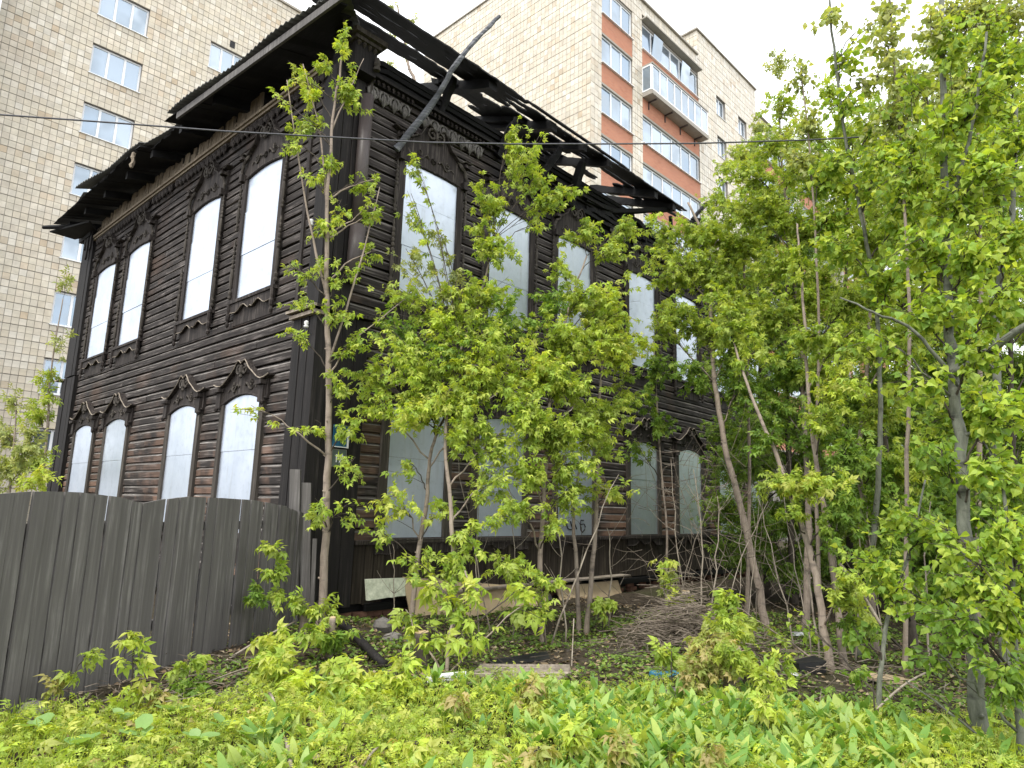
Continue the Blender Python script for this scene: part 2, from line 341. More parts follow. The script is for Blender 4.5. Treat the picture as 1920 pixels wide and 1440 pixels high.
def pvc_window(root, x0, x1, z0, z1, y, n=3, sill=True, face=None, open_=None, name='window', fr=.075):
    """frame part with pane sub-parts, in wall plane at local y"""
    o0, rz = face or ((0, 0, 0), 0.); ca, sa = math.cos(rz), math.sin(rz)
    M = lambda a, b, c: (o0[0]+ca*a-sa*b, o0[1]+sa*a+ca*b, c)
    m = MB(M); m.box(x0, x1, y, y+.07, z0, z0+fr); m.box(x0, x1, y, y+.07, z1-fr, z1)
    W = (x1-x0)/n
    for k in range(n+1):
        xc = x0+k*W; a = x0 if k == 0 else xc-fr*.62; b = x1 if k == n else xc+fr*.62
        if k == 0: b = x0+fr
        if k == n: a = x1-fr
        m.box(a, b, y-.002, y+.068, z0+fr, z1-fr)
    fo = m.build(name, PVC, root)
    for k in range(n):
        p = MB(M); p.box(x0+k*W+.05, x0+(k+1)*W-.05, y+.03, y+.045, z0+fr-.01, z1-fr+.01); p.build('pane', GLASS, fo)
    if open_:
        for k in open_:
            p = MB(M); a = x0+k*W+.05; b = x0+(k+1)*W-.05
            p.hexa([(a, y-.02, z0+.1), (b, y-.02, z0+.1), (b, y+.01, z0+.1), (a, y+.01, z0+.1), (a, y-.2, z1-.1), (b, y-.2, z1-.1), (b, y-.17, z1-.1), (a, y-.17, z1-.1)]); p.build('tilted_sash', GLASS, fo)
    if sill:
        p = MB(M); p.box(x0-.05, x1+.05, y-.2, y, z0-.035, z0-.004); p.build('window_sill', PVC, fo)
    return fo
# --- left block
P0 = CAM*0+e2*31.8+e1*2.9
LB = thing('apartment_building', 'tall beige tiled apartment block at the left with three-pane white windows', 'building', P0, RZ2)
Wl = 13.6; HB = 28.0; holes = []
for k in range(9):
    z = 22.4+5.6-2.8*k-1.0 if False else 25.2-2.8*k
    holes += [(3.3, 5.3, z, z+1.42)]+([(8.1, 9.9, z, z+1.42)] if k else [])
m = MB()
for a, b, c, d in wall_cells(0, Wl, -.3, HB, holes): m.box(a, b, .03, .4, c, d)
m.box(0, .3, .4, 12, -.3, HB); m.box(Wl-.3, Wl, .4, 12, -.3, HB); m.box(.3, Wl-.3, 11.7, 12, -.3, HB); m.build('wall', MORTAR, LB)
m = MB(); m.box(-.1, Wl+.1, -.1, .45, HB, HB+.12); m.box(.3, Wl-.3, .45, 11.7, HB-.3, HB-.1); m.build('roof', CONC, LB)
tiles(LB, ((0, 0, 0), 0.), list(wall_cells(0, Wl, 0, HB, holes)), .262, .305)
for h in holes:
    m = MB(); m.box(h[0]+.02, h[1]-.02, .39, .42, h[2]+.02, h[3]-.02); m.build('curtain', CONC, LB)
    pvc_window(LB, h[0]+.004, h[1]-.004, h[2]+.004, h[3]-.004, .14, 3 if h[0] < 4 else 3)
for k in range(9):
    z = 24.7-2.8*k
    m = MB(); m.box(-1.9, -.05, -1.1, .3, z-.4, z+.75); b = m.build('balcony', CONC, LB)
    pvc_window(LB, -1.88, -.06, z+.75, z+2.3, -1.08, 3, False); m = MB(); m.box(-1.9, -.05, -1.0, .3, z+2.3, z+2.4); m.build('balcony_roof', PVC, LB)
    pvc_window(LB, -.9, -.05, z+.75, z+2.3, .0, 1, False, face=((-.12, 0, 0), rad(90)))
m = MB(); m.box(-2.1, -.02, .3, 12, -.3, HB); m.build('side_wing', CONC, LB)
m = MB(); m.box(9.0, 9.25, -.012, .02, 24.0, 24.35); m.build('vent', BLACKM, LB)
# --- right block
RB_ = thing('apartment_building', 'beige tiled apartment block with red brick loggias standing behind the burnt roof', 'building', e1*24.15+e2*18.5, RZ2)
HR = 29.6; rows = [26.66-2.8*k for k in range(9)]          # bottoms of glazing
def loggia(x0, x1, n, y=.06, opens=None, proj=None):
    for j, z in enumerate(rows):
        if z < 5: break
        m = MB(); m.box(x0, x1, .02, .3, z-1.08, z-.02); m.build('brick_parapet', REDBRICK, RB_)
        m = MB(); m.box(x0, x1, .0, .3, z-1.2, z-1.085, .006); m.build('concrete_edge', CONC, RB_); m = MB(); m.box(x0, x1, .06, .34, z+1.602, z+1.72) if j == 0 else None; m.build('lintel', CONC, RB_) if j == 0 else None
        if proj is not None and j == proj:
            pvc_window(RB_, x0+.05, x1-.05, z+.12, z+1.62, -.6, 8, False)
            m = MB(); m.box(x0, x1, -.62, .3, z-.14, z+.1); m.box(x0, x1, -.64, .3, z+1.63, z+1.72); m.build('balcony_slab', BLACKM if False else CONC, RB_)
            pvc_window(RB_, -.57, .05, z+.12, z+1.62, 0, 1, False, face=((x0+.06, 0, 0), rad(90)))
            for q in range(4):
                m = MB(); xx = x0+.6+q*(x1-x0-1.2)/3; m.box(xx-.03, xx+.03, -.5, .02, z-.22, z-.145); m.box(xx-.028, xx+.028, -.04, .018, z-.6, z-.2); m.build('bracket', PIPE, RB_)
        else:
            pvc_window(RB_, x0+.01, x1-.01, z, z+1.6, y+.04, n, True, open_=(opens or {}).get(j))
        m = MB(); m.box(x0, x1, .5, .54, z, z+1.6); m.build('inner_wall', CONC, RB_)
loggia(.85, 3.6, 3); loggia(4.55, 10.75, 6, opens={0: (1, 4)}, proj=1)
L2 = 19.05
loggia(L2+.4, L2+6.4, 5); loggia(L2+7.3, L2+13.3, 5)
small = [(x, x+1.25, z, z+1.35) for x in (13.1, 16.2) for z in [26.75-2.8*k for k in range(8)]]
fr_cells = [(0, .85, 4, HR), (3.6, 4.55, 4, HR-.55), (.85, 4.55, HR-.8+.0, HR)] 
cells = [(0, .85, 4, HR), (3.6, 4.55, 4, 28.38)]+[(.85, 4.55, 28.38, HR)]+[(4.55, 10.75, 28.8, HR)]
m = MB()
for a, b, c, d in cells+[(L2, L2+.4, 4, HR), (L2+6.4, L2+7.3, 4, 28.38), (L2+13.3, L2+14, 4, HR), (L2+.4, L2+13.3, 28.38, HR)]: m.box(max(a, .034), b, .03, .35, c, d)
SB = list(wall_cells(10.75, L2, 4, 31.4, small))
for a, b, c, d in SB: m.box(max(a, 10.784), b, .03, .4, c, d)
m.box(10.784, 11.1, .402, 12, HR, 31.4); m.box(L2-.35, L2, .4, 12, 28, 31.4); m.box(11.1, L2-.35, 11.6, 12, HR, 31.4)
GH = 31.1
m.box(.034, .35, .352, 13.5, -.3, GH); m.box(0.35, L2+14, 12.0, 12.3, -.3, HR); m.box(.03, 4, 13.52, 17.5, -.3, 26.2)
m.box(.85, L2+14, .56, .8, -.3, 27); m.build('wall', MORTAR, RB_)
m = MB(); m.box(-.08, .4, -.06, 13.6, GH, GH+.09); m.box(.42, 10.7, -.12, .5, HR, HR+.1); m.box(10.6, L2+.1, -.1, .5, 31.4, 31.5); m.box(10.62, 11.0, .5, 12, 31.4, 31.5); m.box(L2+.12, L2+14, -.12, .5, HR, HR+.1)
m.box(.4, L2+14, .8, 12.0, HR-.6, HR-.4); m.box(4.5, 10.7, -.35, .03, 28.42, 28.5); m.build('roof_edge', CONC, RB_)
m = MB(); m.box(.034, .35, .03, .348, HR+.002, GH-.002); m.build('parapet_end', CONC, RB_)
tiles(RB_, ((0, 0, 0), 0.), cells+SB+[(L2, L2+.4, 12, HR), (L2+6.4, L2+7.3, 12, 28.38), (L2+.4, L2+13.3, 28.38, HR)], .26, .33, keep=0)
tiles(RB_, ((.0, 13.5, 0), rad(-90)), [(0, 13.47, 6, GH)], .26, .325, keep=300)
tiles(RB_, ((.0, 17.5, 0), rad(-90)), [(0, 3.97, 12, 26.2)], .26, .325, keep=0)
tiles(RB_, ((10.75, 12, 0), rad(-90)), [(0, 12, HR+.12, 31.4)], .26, .325, keep=0)
for h in small:
    pvc_window(RB_, h[0]+.004, h[1]-.004, h[2]+.004, h[3]-.004, .16, 2); m = MB(); m.box(h[0]+.02, h[1]-.02, .38, .4, h[2]+.02, h[3]-.02); m.build('curtain', CONC, RB_)
# far red brick wing
RW = thing('brick_building', 'red brick wing with a pale pilaster glimpsed through the trees beyond the tiled block', 'building', e1*(24.15+L2+14.3)+e2*18.2, RZ2)
m = MB(); m.box(1.0, 12, 0, 10, -.3, 25.5); m.build('wall', REDBRICK, RW)
m = MB(); m.box(.3, .98, -.15, 10, -.3, 26.2); m.build('pilaster', CONC, RW); m = MB(); m.box(.95, 12.2, -.2, 10, 25.52, 25.7); m.build('roof_edge', CONC, RW)
for k in range(5):
    for q in range(3): pvc_window(RW, 2+q*3.2, 3.6+q*3.2, 22-2.8*k-.3, 23.3-2.8*k, -.06, 2)

# ------------------------------------------------------------------ THE BURNT WOODEN HOUSE
HZ = math.pi/2-AZ
HOUSE = thing('wooden_house', 'burnt two-storey wooden house with carved window surrounds and sheet metal over its windows', 'house', KC, HZ)
FA = lambda s, o, z: (-o, s, z)          # facade facing left (s runs away to the left)
FB = lambda s, o, z: (s, -o, z)          # facade facing right
LA, LBN = 11.72, 15.4                    # lengths
HT = 8.25
WA = [(1.34, 2.50), (3.50, 4.66), (6.83, 8.06), (8.93, 10.2)]
WBt = [(1.25, 2.37), (3.18, 4.25), (5.09, 6.18), (7.62, 8.74), (9.70, 10.78), (11.75, 12.8), (13.7, 14.7)]
WBl = [(1.25, 2.37), (3.10, 4.22), (5.2, 6.3), (7.66, 8.77), (9.72, 10.84), (11.8, 12.8), (13.7, 14.7)]
# log core behind the boards (hollow, open to the sky)
m = MB(); m.box(.03, .22, .2, LA-.02, .1, HT); m.box(.03, LBN, .03, .2, .1, 8.0); m.box(LBN-.2, LBN-.02, .22, LA, .1, 6.8); m.box(.22, LBN-.2, LA-.22, LA-.02, .1, 7.6)
m.build('log_wall', BLACK, HOUSE)
def board_prof(p, t=.024):
    return [(0, 0), (t, .002), (t+.004, p-.052), (t-.006, p-.040), (.004, p-.014), (.004, p-.002), (0, p-.002)]
EDGELIT = wood('smoke bleached lip with painted light', (.05, .045, .04), (.20, .18, .165), (.46, .43, .40), bump=.2)  # bleached lip, paler still to paint sky light onto the upward chamfers
def boards(M, x0, x1, z0, z1, pitch, nsplit):
    z = z0; k = 0
    while z < z1-.02:
        cuts = [x0]+sorted(random.uniform(x0+1, x1-1) for _ in range(nsplit))+[x1]
        for a, b in zip(cuts, cuts[1:]):
            if b-a < .15: continue
            m = MB(M); pr = board_prof(pitch, .036+random.uniform(-.004, .006)); tz = random.uniform(-.006, .006)
            m.sweep([(o, q+z+tz) for o, q in pr], a+.002, b-.002, max(2, int((b-a)/.7)), .005, [0, 0, 1, 1, 0, 0, 0]); m.build('board', [BOARD, EDGELIT], HOUSE)
        z += pitch*random.uniform(.93, 1.07); k += 1
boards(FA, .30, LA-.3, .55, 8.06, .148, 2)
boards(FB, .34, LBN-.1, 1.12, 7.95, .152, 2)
x = .78
while x < LBN-.2:                         # upright plinth boards
    wd = random.uniform(.15, .22); m = MB(FB); m.box(x, x+wd-.008, .02, .055+random.uniform(0, .012), .28+random.uniform(-.04, .05), 1.06+random.uniform(-.01, .01), .003); m.build('plinth_board', SKIRT, HOUSE); x += wd
m = MB(FB); m.box(.76, LBN, .0, .13, 1.065, 1.115, .004); m.build('plinth_ledge', TRIM, HOUSE)
m = MB(FB); m.box(1.0, LBN, .0, .10, .16, .275, .01); m.build('sill_beam', BLACK, HOUSE)
m = MB(FB); m.box(2.2, 7.3, .06, .30, .335, .36, .006); m.build('drip_board', DRYW, HOUSE)
x = .1
while x < LBN:                            # brick footing courses
    for q in range(3):
        for s in range(1):
            m = MB(FB); m.box(x+(q % 2)*.12, x+.235+(q % 2)*.12, -.1, .02+random.uniform(0, .03), -.08+q*.082, -.008+q*.082, .006); m.build('brick', BRICKM, HOUSE)
    x += .25 if x < 4 else .5
# corner pilasters
def pil(M, s0, s1, o, z0, z1, mt=CHARV, n=3, name='corner_board'):
    ww = (s1-s0)/n
    for k in range(n):
        m = MB(M); m.box(s0+k*ww+.004, s0+(k+1)*ww-.004, .0, o+random.uniform(-.01, .01), z0, z1+random.uniform(-.01, .01), .004); m.build(name, mt, HOUSE)
pil(FA, -.10, .50, .10, .25, 4.22); pil(FB, -.10, .74, .105, .25, 4.22, n=4)
m = MB(FA); m.box(-.18, .58, .0, .2, 4.23, 4.27); m.box(-.14, .54, .0, .16, 4.15, 4.20); m.build('pilaster_cap', DRYW, HOUSE)
m = MB(FB); m.box(-.16, .8, .0, .18, 4.23, 4.27); m.build('pilaster_cap', TRIM, HOUSE)
pil(FA, -.08, .28, .07, 4.28, 8.0, n=2); pil(FB, -.08, .42, .07, 4.28, 7.9, n=3)
m = MB(FA); m.box(.52, .60, .02, .07, 4.28, 7.95); m.build('corner_board', TRIM, HOUSE)
pil(FA, 10.72, LA+.03, .13, .25, 4.5, n=5); pil(FA, 10.9, LA+.03, .1, 4.55, 8.15, n=4)
m = MB(FA); m.box(LA-.2, LA+.22, .0, .25, 4.46, 4.50); m.build('pilaster_cap', DRYW, HOUSE)
m = MB(FA); m.box(10.85, LA+.1, .0, .2, 8.15, 8.3, .02); m.build('pilaster_cap', BLACK, HOUSE)
# short board stubs on the far corner return
for k in range(34):
    m = MB(); m.box(-.05, .1, LA+.03, LA+.05, 3.2+k*.148, 3.2+k*.148+.14); m.build('board', BOARD, HOUSE)
# -------- windows
def arch(x, hw, z, rise): return z+rise*(1-(x/hw)**2)
def scroll(m, cx, cz, r, sg, o, th=.02, turns=1.15, n=13):
    pts = []
    for k in range(n):
        t = k/(n-1); a = math.pi/2+sg*(-t*turns*2*math.pi); rr = r*(1-.72*t); pts.append((cx+rr*math.cos(a), o, cz+rr*math.sin(a)))
    m.tube(pts, [th*(1-.4*k/(n-1)) for k in range(n)], 5)
SPIN = [(0, .012), (.02, .034), (.05, .034), (.06, .018), (.08, .03), (.11, .036), (.13, .018), (.15, .018), (.2, .03), (.32, .036), (.42, .028), (.46, .016), (.48, .03), (.51, .034), (.53, .016), (.55, .03), (.58, .034), (.6, .016),
        (.62, .026), (.65, .03), (.67, .016), (.69, .026), (.72, .03), (.74, .016), (.76, .026), (.79, .03), (.82, .014), (.86, .02), (.92, .008)]
def window(M, x0, x1, z0, z1, upper, wobble=0.):
    c = (x0+x1)/2; hw = (x1-x0)/2; rise = (.06-wobble) if upper else .11; n = 14
    tm = TRIM if upper else TRIMLO
    m = MB(M); cw = .13                    # casing
    m.box(x0-cw, x0, .0, .085, z0-.02, z1+.02, .003); m.box(x1, x1+cw, .0, .085, z0-.02, z1+.02, .003); m.box(x0-cw-.05, x1+cw+.05, .0, .13, z0-.075, z0-.024, .003)
    m.box(x0-.012, x0+.03, .04, .06, z0, z1-.004)
    win = m.build('window', tm, HOUSE)
    m = MB(M)                              # metal sheets, two or three panels, slightly warped
    xs = [x0+.002+(x1-x0-.004)*k/n for k in range(n+1)]
    cuts = [z0-.01]+([z0+(z1-z0)*.36, z0+(z1-z0)*.72] if upper else [z0+(z1-z0)*.62])
    for k, zc in enumerate(cuts):
        m = MB(M)
        tp = [(x, cuts[k+1]-.004 if k+1 < len(cuts) else arch(x-c, hw, z1, rise)) for x in xs]
        o1 = .056+random.uniform(-.003, .003); m.strip(tp, [(x, zc) for x in xs], .044, o1+.006*(k % 2)); m.build('metal_sheet', SHEET, win)
    # pediment
    H = .80 if upper else .60; W = hw+(.17 if upper else .20)
    def topc(u):                           # u in -1..1
        a = abs(u)
        if upper: pts_ = [(0, .80), (.10, .92), (.22, .98), (.34, .86), (.44, .66), (.58, .60), (.70, .50), (.80, .50), (.90, .58), (1., .56)]
        else: pts_ = [(0, .94), (.08, 1.02), (.16, 1.03), (.25, .92), (.34, .78), (.46, .70), (.58, .60), (.70, .50), (.84, .44), (1., .46)]
        for (a0, b0), (a1, b1) in zip(pts_, pts_[1:]):
            if a0 <= a <= a1: return z1+.02+H*(b0+(b1-b0)*(a-a0)/(a1-a0))
        return z1+.02+H*pts_[-1][1]
    us = [-1+2*k/28 for k in range(29)]
    top = [(c+u*W, topc(u)) for u in us]; bot = [(c+u*W, arch(u*W, hw, z1, rise)+.0 if abs(u*W) < hw else z1-.0) for u in us]
    m = MB(M); m.strip(top, bot, .0, .075); ped = m.build('pediment', TRIM, win)
    m = MB(M)                              # projecting cornice following the curve
    uu = [-1.14+2.28*k/30 for k in range(31)]
    tc_ = [(c+u*W, (topc(u) if abs(u) < 1 else topc(1)+(abs(u)-1)*.25)+.022) for u in uu]
    m.strip(tc_, [(x, z-.022) for x, z in tc_], .02, .145); m.build('cornice', TRIM, win)
    m = MB(M); m.tube([(x, .145, z-.008) for x, z in tc_], .011 if not upper else .008, 4); m.build('cornice_edge', DRYW if not upper else TRIMLO, win)
    m = MB(M)                              # arch moulding
    ar = [(c+(-1+2*k/14)*(hw+.02), .08, arch((-1+2*k/14)*hw, hw, z1, rise)+.02) for k in range(15)]
    m.tube([(c-W, .08, z1+.01)]+ar+[(c+W, .08, z1+.01)], .019, 6); m.build('arch_moulding', TRIM, win)
    m = MB(M)                              # scrolls and relief carving
    zt = z1+.02+H*.80
    for sg in (-1, 1):
        scroll(m, c+sg*.085, zt, .085 if not upper else .10, sg, .12, .024)
        px = [(c+sg*(.10+.05*k), .085+.008*math.sin(k), z1+rise+.10+.045*math.sin(k*1.35)+(.11 if upper else .04)-k*.008) for k in range(8)]
        m.tube(px, [.016, .02, .014, .02, .013, .018, .012, .008], 5)
        scroll(m, c+sg*.30, z1+rise+(.24 if upper else .17), .05, -sg, .09, .013)
        if upper:
            m.tube([(c+sg*W*.72, .1, z1+.44), (c+sg*W*.80, .12, z1+.36), (c+sg*W*.92, .12, z1+.30), (c+sg*W*1.0, .11, z1+.16), (c+sg*W*.97, .1, z1+.04)], [.02, .034, .03, .03, .015], 6)
            for q in range(10):
                an = q*.6283; m.tube([(c+.0+.012*math.cos(an), .095, z1+rise+.2+.012*math.sin(an)), (c+.055*math.cos(an), .085, z1+rise+.2+.055*math.sin(an))], [.008, .012], 4)
    m.lathe((c, .13, zt-.14), [(0, .005), (.03, .03), (.07, .02), (.1, .035), (.2, .03), (.22, .01)], 7)
    m.build('scroll_carving', TRIMLO, win)
    for sg in (-1, 1):
        xe = c+sg*(hw+cw-.015)
        if upper:
            m = MB(M); z = z0-.12; L = (z1-z0)*.55
            m.lathe((xe+sg*.055, .10, z0+.02), [(q*L, r*.95) for q, r in SPIN], 7); m.lathe((xe+sg*.055, .10, z0+.05+L), [(q*(z1-z0-L), r*.85) for q, r in SPIN], 7)
            m.build('turned_column', TRIMLO, win)
            m = MB(M); m.box(xe-.05, xe+.05, .0, .16, z1-.02, z1+.10, .004); m.box(xe-.06, xe+.06, .0, .19, z1+.36, z1+.41, .004); m.build('bracket', TRIM, win)
            m = MB(M); m.lathe((xe+sg*.02, .11, z0-.47), [(0, .004), (.03, .028), (.06, .034), (.09, .02), (.11, .02), (.14, .036), (.2, .04), (.24, .024), (.3, .034), (.4, .034)], 7); m.build('drop_finial', TRIM, win)
        else:
            m = MB(M); m.box(xe-.03, xe+.11, .0, .12, z1-.05, z1+.20, .004); m.box(xe-.05, xe+.14, .0, .17, z1+.21, z1+.27, .004); m.lathe((xe+sg*.05, .13, z1-.11), [(0, .005), (.03, .03), (.06, .036), (.08, .02)], 6)
            m.build('bracket', TRIM, win)
    xs = [c+(-1+2*k/24)*(hw+.15) for k in range(25)]
    def wav(x):
        u = abs((x-c)/(hw+.15)); return z0-.19-.05*math.cos(u*9.4)-.10*max(0, u-.72)/.28+(.04 if u < .05 else 0)
    m = MB(M); m.strip([(x, z0-.08) for x in xs], [(x, wav(x)) for x in xs], .07, .105); m.build('apron_board', TRIM, win)
    m = MB(M); m.tube([(x, .106, wav(x)) for x in xs], .007, 4); m.build('apron_edge', DRYW if upper else TRIM, win)
    m = MB(M); m.box(x0-.06, x1+.06, .03, .05, z0-.44, z0-.085); m.build('apron_back', TRIM, win)
    return win
for a, b in WA: window(FA, a, b, 4.85, 6.96, True); window(FA, a, b, 1.16, 3.10, False)
for a, b in WBt: window(FB, a, b, 4.83, 6.95, True, .03)
for k, (a, b) in enumerate(WBl): window(FB, a, b, 1.16, 3.02, False)
# black marker scrawl on the third lower sheet of the right facade
m = MB(FB)
for st in ([(5.50, 1.40), (5.49, 1.33), (5.53, 1.27), (5.62, 1.25), (5.70, 1.27), (5.73, 1.36), (5.72, 1.42)], [(5.60, 1.41), (5.64, 1.32), (5.70, 1.25)], [(5.70, 1.42), (5.80, 1.26)],
           [(6.02, 1.43), (5.93, 1.43), (5.91, 1.38), (5.93, 1.24)], [(5.94, 1.35), (6.03, 1.36), (6.07, 1.31), (6.05, 1.25), (5.98, 1.20), (5.93, 1.24)]):
    m.tube([(x_, .066, z_) for x_, z_ in st], .011, 5)
tag(m.build('graffiti', BLACKM, HOUSE), kind='stuff')
# -------- friezes
m = MB(FA); m.box(.2, 10.9, .05, .14, 8.07, 8.12, .004); m.box(.2, 10.9, .05, .11, 8.02, 8.066, .004); m.build('frieze_moulding', TANW, HOUSE)
x = 2.3
while x < 10.9:
    wd = random.uniform(.10, .13); miss = random.random() < .06
    if not miss:
        m = MB(FA); m.box(x, x+wd-.012, .03, .055+random.uniform(0, .015), 8.10, 8.50-(random.random() < .3)*random.uniform(.02, .2)+.04*math.sin(x), .008); m.build('frieze_board', TANW, HOUSE)
    x += wd
LACEM = wood('pale grey carved lace', (.07, .064, .058), (.17, .158, .145), (.30, .285, .265), vertical=True)
# carved lace drops (shared mesh)
m = MB()
for sg in (-1, 1):
    m.tube([(0, .02, .0), (sg*.045, .03, -.015), (sg*.075, .03, -.06), (sg*.07, .03, -.12), (sg*.045, .025, -.16)], [.016, .02, .024, .02, .008], 5)
    m.tube([(sg*.02, .035, -.05), (sg*.028, .04, -.12), (sg*.015, .03, -.20)], [.012, .02, .006], 5)
m.tube([(0, .03, -.02), (0, .045, -.1), (0, .03, -.23)], [.01, .024, .005], 5)
m.tube([(-.115, .02, .0), (-.1, .02, -.04), (-.075, .03, -.06)], [.01, .013, .01], 4)
lace = m.mesh('carved_drop', TRIMLO, True)
lace2 = lace.copy(); lace2.materials[0] = TRIM; lace.materials[0] = LACEM
def drop(M, s, z, rz, me, drz=0.):
    p = M(s, .05, z); link('carved_drop', me, HOUSE, p, (random.uniform(-.06, .06), 0, rz+drz), ((1, 1, random.uniform(.92, 1.06)) if me is lace2 else (1.15, 1.2, 1.15)))
s = 2.35
while s < 10.6:
    if random.random() > .08: drop(FA, s, 8.01, rad(-90)+math.pi, lace2)
    s += .175
s = .3
while s < 2.2: drop(FA, s, 8.0, rad(90), lace2); s += .19
s = .55
while s < 3.0:
    if not 1.25 < s < 1.4: drop(FB, s, 7.90, math.pi, lace)
    s += .205
for s in (7.0, 7.2, 7.42, 7.95, 8.1, 9.9, 10.1, 10.6): drop(FB, s, 7.82-random.uniform(0, .05), math.pi, lace, random.uniform(-.3, .3))
# dentil strip + cornice of the right facade
m = MB(FB)
for k in range(28):
    if 8 < k < 11: continue
    s = .5+k*.095; m.tube([(s, .13, 8.0), (s+.01, .15, 7.965), (s, .14, 7.93)], [.022, .026, .006], 5)
m.build('beaded_strip', TRIM, HOUSE)['kind'] = 'stuff'
def ragged(M, name, s0, s1, o0, o1, zf, th, mt=BLACK, n=None, jag=.04, parent=None):
    """burnt board running along s, with ragged long edges, lying on height function zf(o)"""
    n = n or max(4, int((s1-s0)/.10)); m = MB(M); A_ = []; nn = rng.normal(0, 1, (n+1, 2)).cumsum(0); nn -= np.linspace(nn[0], nn[-1], n+1); nn = nn/(np.abs(nn).max()+1e-6)*jag
    for k in range(n+1):
        s = s0+(s1-s0)*k/n; e = 1.; t = k/n
        if t < .04 or t > .96: e = .6
        a = o0+nn[k, 0]+random.uniform(-jag, jag)*.3; b = o1+nn[k, 1]+random.uniform(-jag, jag)*.3; md = (a+b)/2; a = md+(a-md)*e; b = md+(b-md)*e
        if b-a < .02: b = a+.02
        A_.append([m.P(s, a, zf(s, a)), m.P(s, b, zf(s, b)), m.P(s, b, zf(s, b)+th), m.P(s, a, zf(s, a)+th)])
    for p, q in zip(A_, A_[1:]):
        for i in range(4): m.F(p[i], p[(i+1) % 4], q[(i+1) % 4], q[i])
    m.F(*A_[0][::-1]); m.F(*A_[-1]); return m.build(name, mt, parent or HOUSE)
m = MB(FB); m.box(.35, 7.5, .0, .10, 7.96, 8.0, .004); m.box(.35, 6.6, .02, .19, 8.02, 8.06, .006); m.build('cornice_moulding', CHARV, HOUSE)
for k, (z, o) in enumerate(((8.0, .06), (8.10, .10), (8.19, .14), (8.27, .16))):
    ragged(FB, 'cornice_board', .35, 9.6-k*.6, -.05, o, lambda s, a, z=z: z, .085, jag=.012)
# burnt wall top of the far half
for k in range(5): ragged(FB, 'charred_beam', 5.6+k*.4, 10.4-k*.3, -.1, .1+.03*k, lambda s, a, k=k: 7.75+.1*k-.03*(s-6), .09, jag=.03)
# -------- roof, right side: burnt sheathing over rafters
ZR = lambda s, o: 8.62+(.8-o)*.40
def roofbd(s0, s1, o0, o1, k, jag=.03):
    ww = (o1-o0)/k
    for i in range(k): ragged(FB, 'roof_board', s0+random.uniform(-.06, .06), s1+random.uniform(-.08, .08), o0+i*ww+.002, o0+(i+1)*ww-.004, ZR, .028, jag=jag)
roofbd(-.35, 3.25, .22, .95, 4, .045); roofbd(-.45, 2.4, -.38, .11, 2, .08); roofbd(2.3, 4.2, -.50, .10, 2, .10)
roofbd(3.2, 8.7, .38, .80, 2, .06); roofbd(3.15, 6.3, .89, .98, 1, .008); roofbd(3.3, 5.5, -.8, .30, 5, .04)
roofbd(5.4, 6.3, .1, .36, 2, .05); roofbd(6.2, 8.9, .62, .92, 2, .03); roofbd(5.5, 7.0, -.55, -.3, 2, .04); roofbd(6.2, 9.4, .2, .36, 1, .03)
roofbd(7.3, 8.4, -.2, .3, 2, .05); roofbd(5.2, 6.0, -1.2, -.6, 3, .06)
def rafter(s, o0, o1, wdt=.13, ht=.16, dz=-.17, ds=0.):
    m = MB(FB); n = 9; R_ = []
    for k in range(n+1):
        o = o0+(o1-o0)*k/n; z = ZR(0, o)+dz; ss = s+ds*k/n; j = lambda: random.uniform(-.014, .014)
        R_.append([m.P(ss-wdt/2+j(), o, z+j()), m.P(ss+wdt/2+j(), o, z+j()), m.P(ss+wdt/2+j(), o, z+ht+j()), m.P(ss-wdt/2+j(), o, z+ht+j())])
    for p, q in zip(R_, R_[1:]):
        for i in range(4): m.F(p[i], p[(i+1) % 4], q[(i+1) % 4], q[i])
    m.F(*R_[0][::-1]); m.F(*R_[-1]); m.build('rafter', BLACK, HOUSE)
for s, o1 in ((2.35, -2.4), (3.95, -2.2), (4.9, -1.0), (5.75, -2.0), (7.5, -.9), (8.3, -1.4)): rafter(s, .86 if s > .2 else .9, o1, .17 if s in (2.35, 3.95) else .13)
rafter(3.95, .2, -1.4, .5, .1, -.10); rafter(2.35, .1, -.5, .42, .1, -.10)
def beam(M, pts, r, name='charred_beam', sides=5, mt=BLACK, parent=None):
    P_ = []; R_ = []
    for (a, b) in zip(pts, pts[1:]):
        for k in range(6): t = k/6; P_.append(tuple(a[i]+(b[i]-a[i])*t+random.uniform(-.012, .012) for i in range(3))); R_.append(r*random.uniform(.82, 1.15))
    P_.append(pts[-1]); R_.append(r*.7); m = MB(M); m.tube(P_, R_, sides); return m.build(name, mt, parent or HOUSE)
beam(FB, [(6.4, .0, 7.95), (8.5, .75, 8.55)], .07); beam(FB, [(5.9, .1, 8.05), (7.8, .2, 8.15), (9.4, .0, 7.9)], .08)
beam(FB, [(7.9, .3, 7.7), (8.2, .45, 8.5)], .09); beam(FB, [(8.6, .6, 8.45), (9.3, .2, 7.8)], .045); beam(FB, [(4.4, .1, 7.8), (4.6, .5, 8.5)], .09)
beam(FB, [(1.9, .08, 8.1), (1.98, .3, 8.7)], .08); beam(FB, [(3.3, .1, 7.9), (3.5, .35, 8.65)], .10); beam(FB, [(5.4, .1, 7.7), (5.3, .5, 8.5)], .1)
beam(FB, [(9.2, .1, 7.7), (10.3, .1, 7.75)], .13); beam(FB, [(9.9, .15, 7.6), (10.5, .45, 7.9)], .1); beam(FB, [(8.6, .1, 7.6), (9.7, .3, 7.65)], .12)
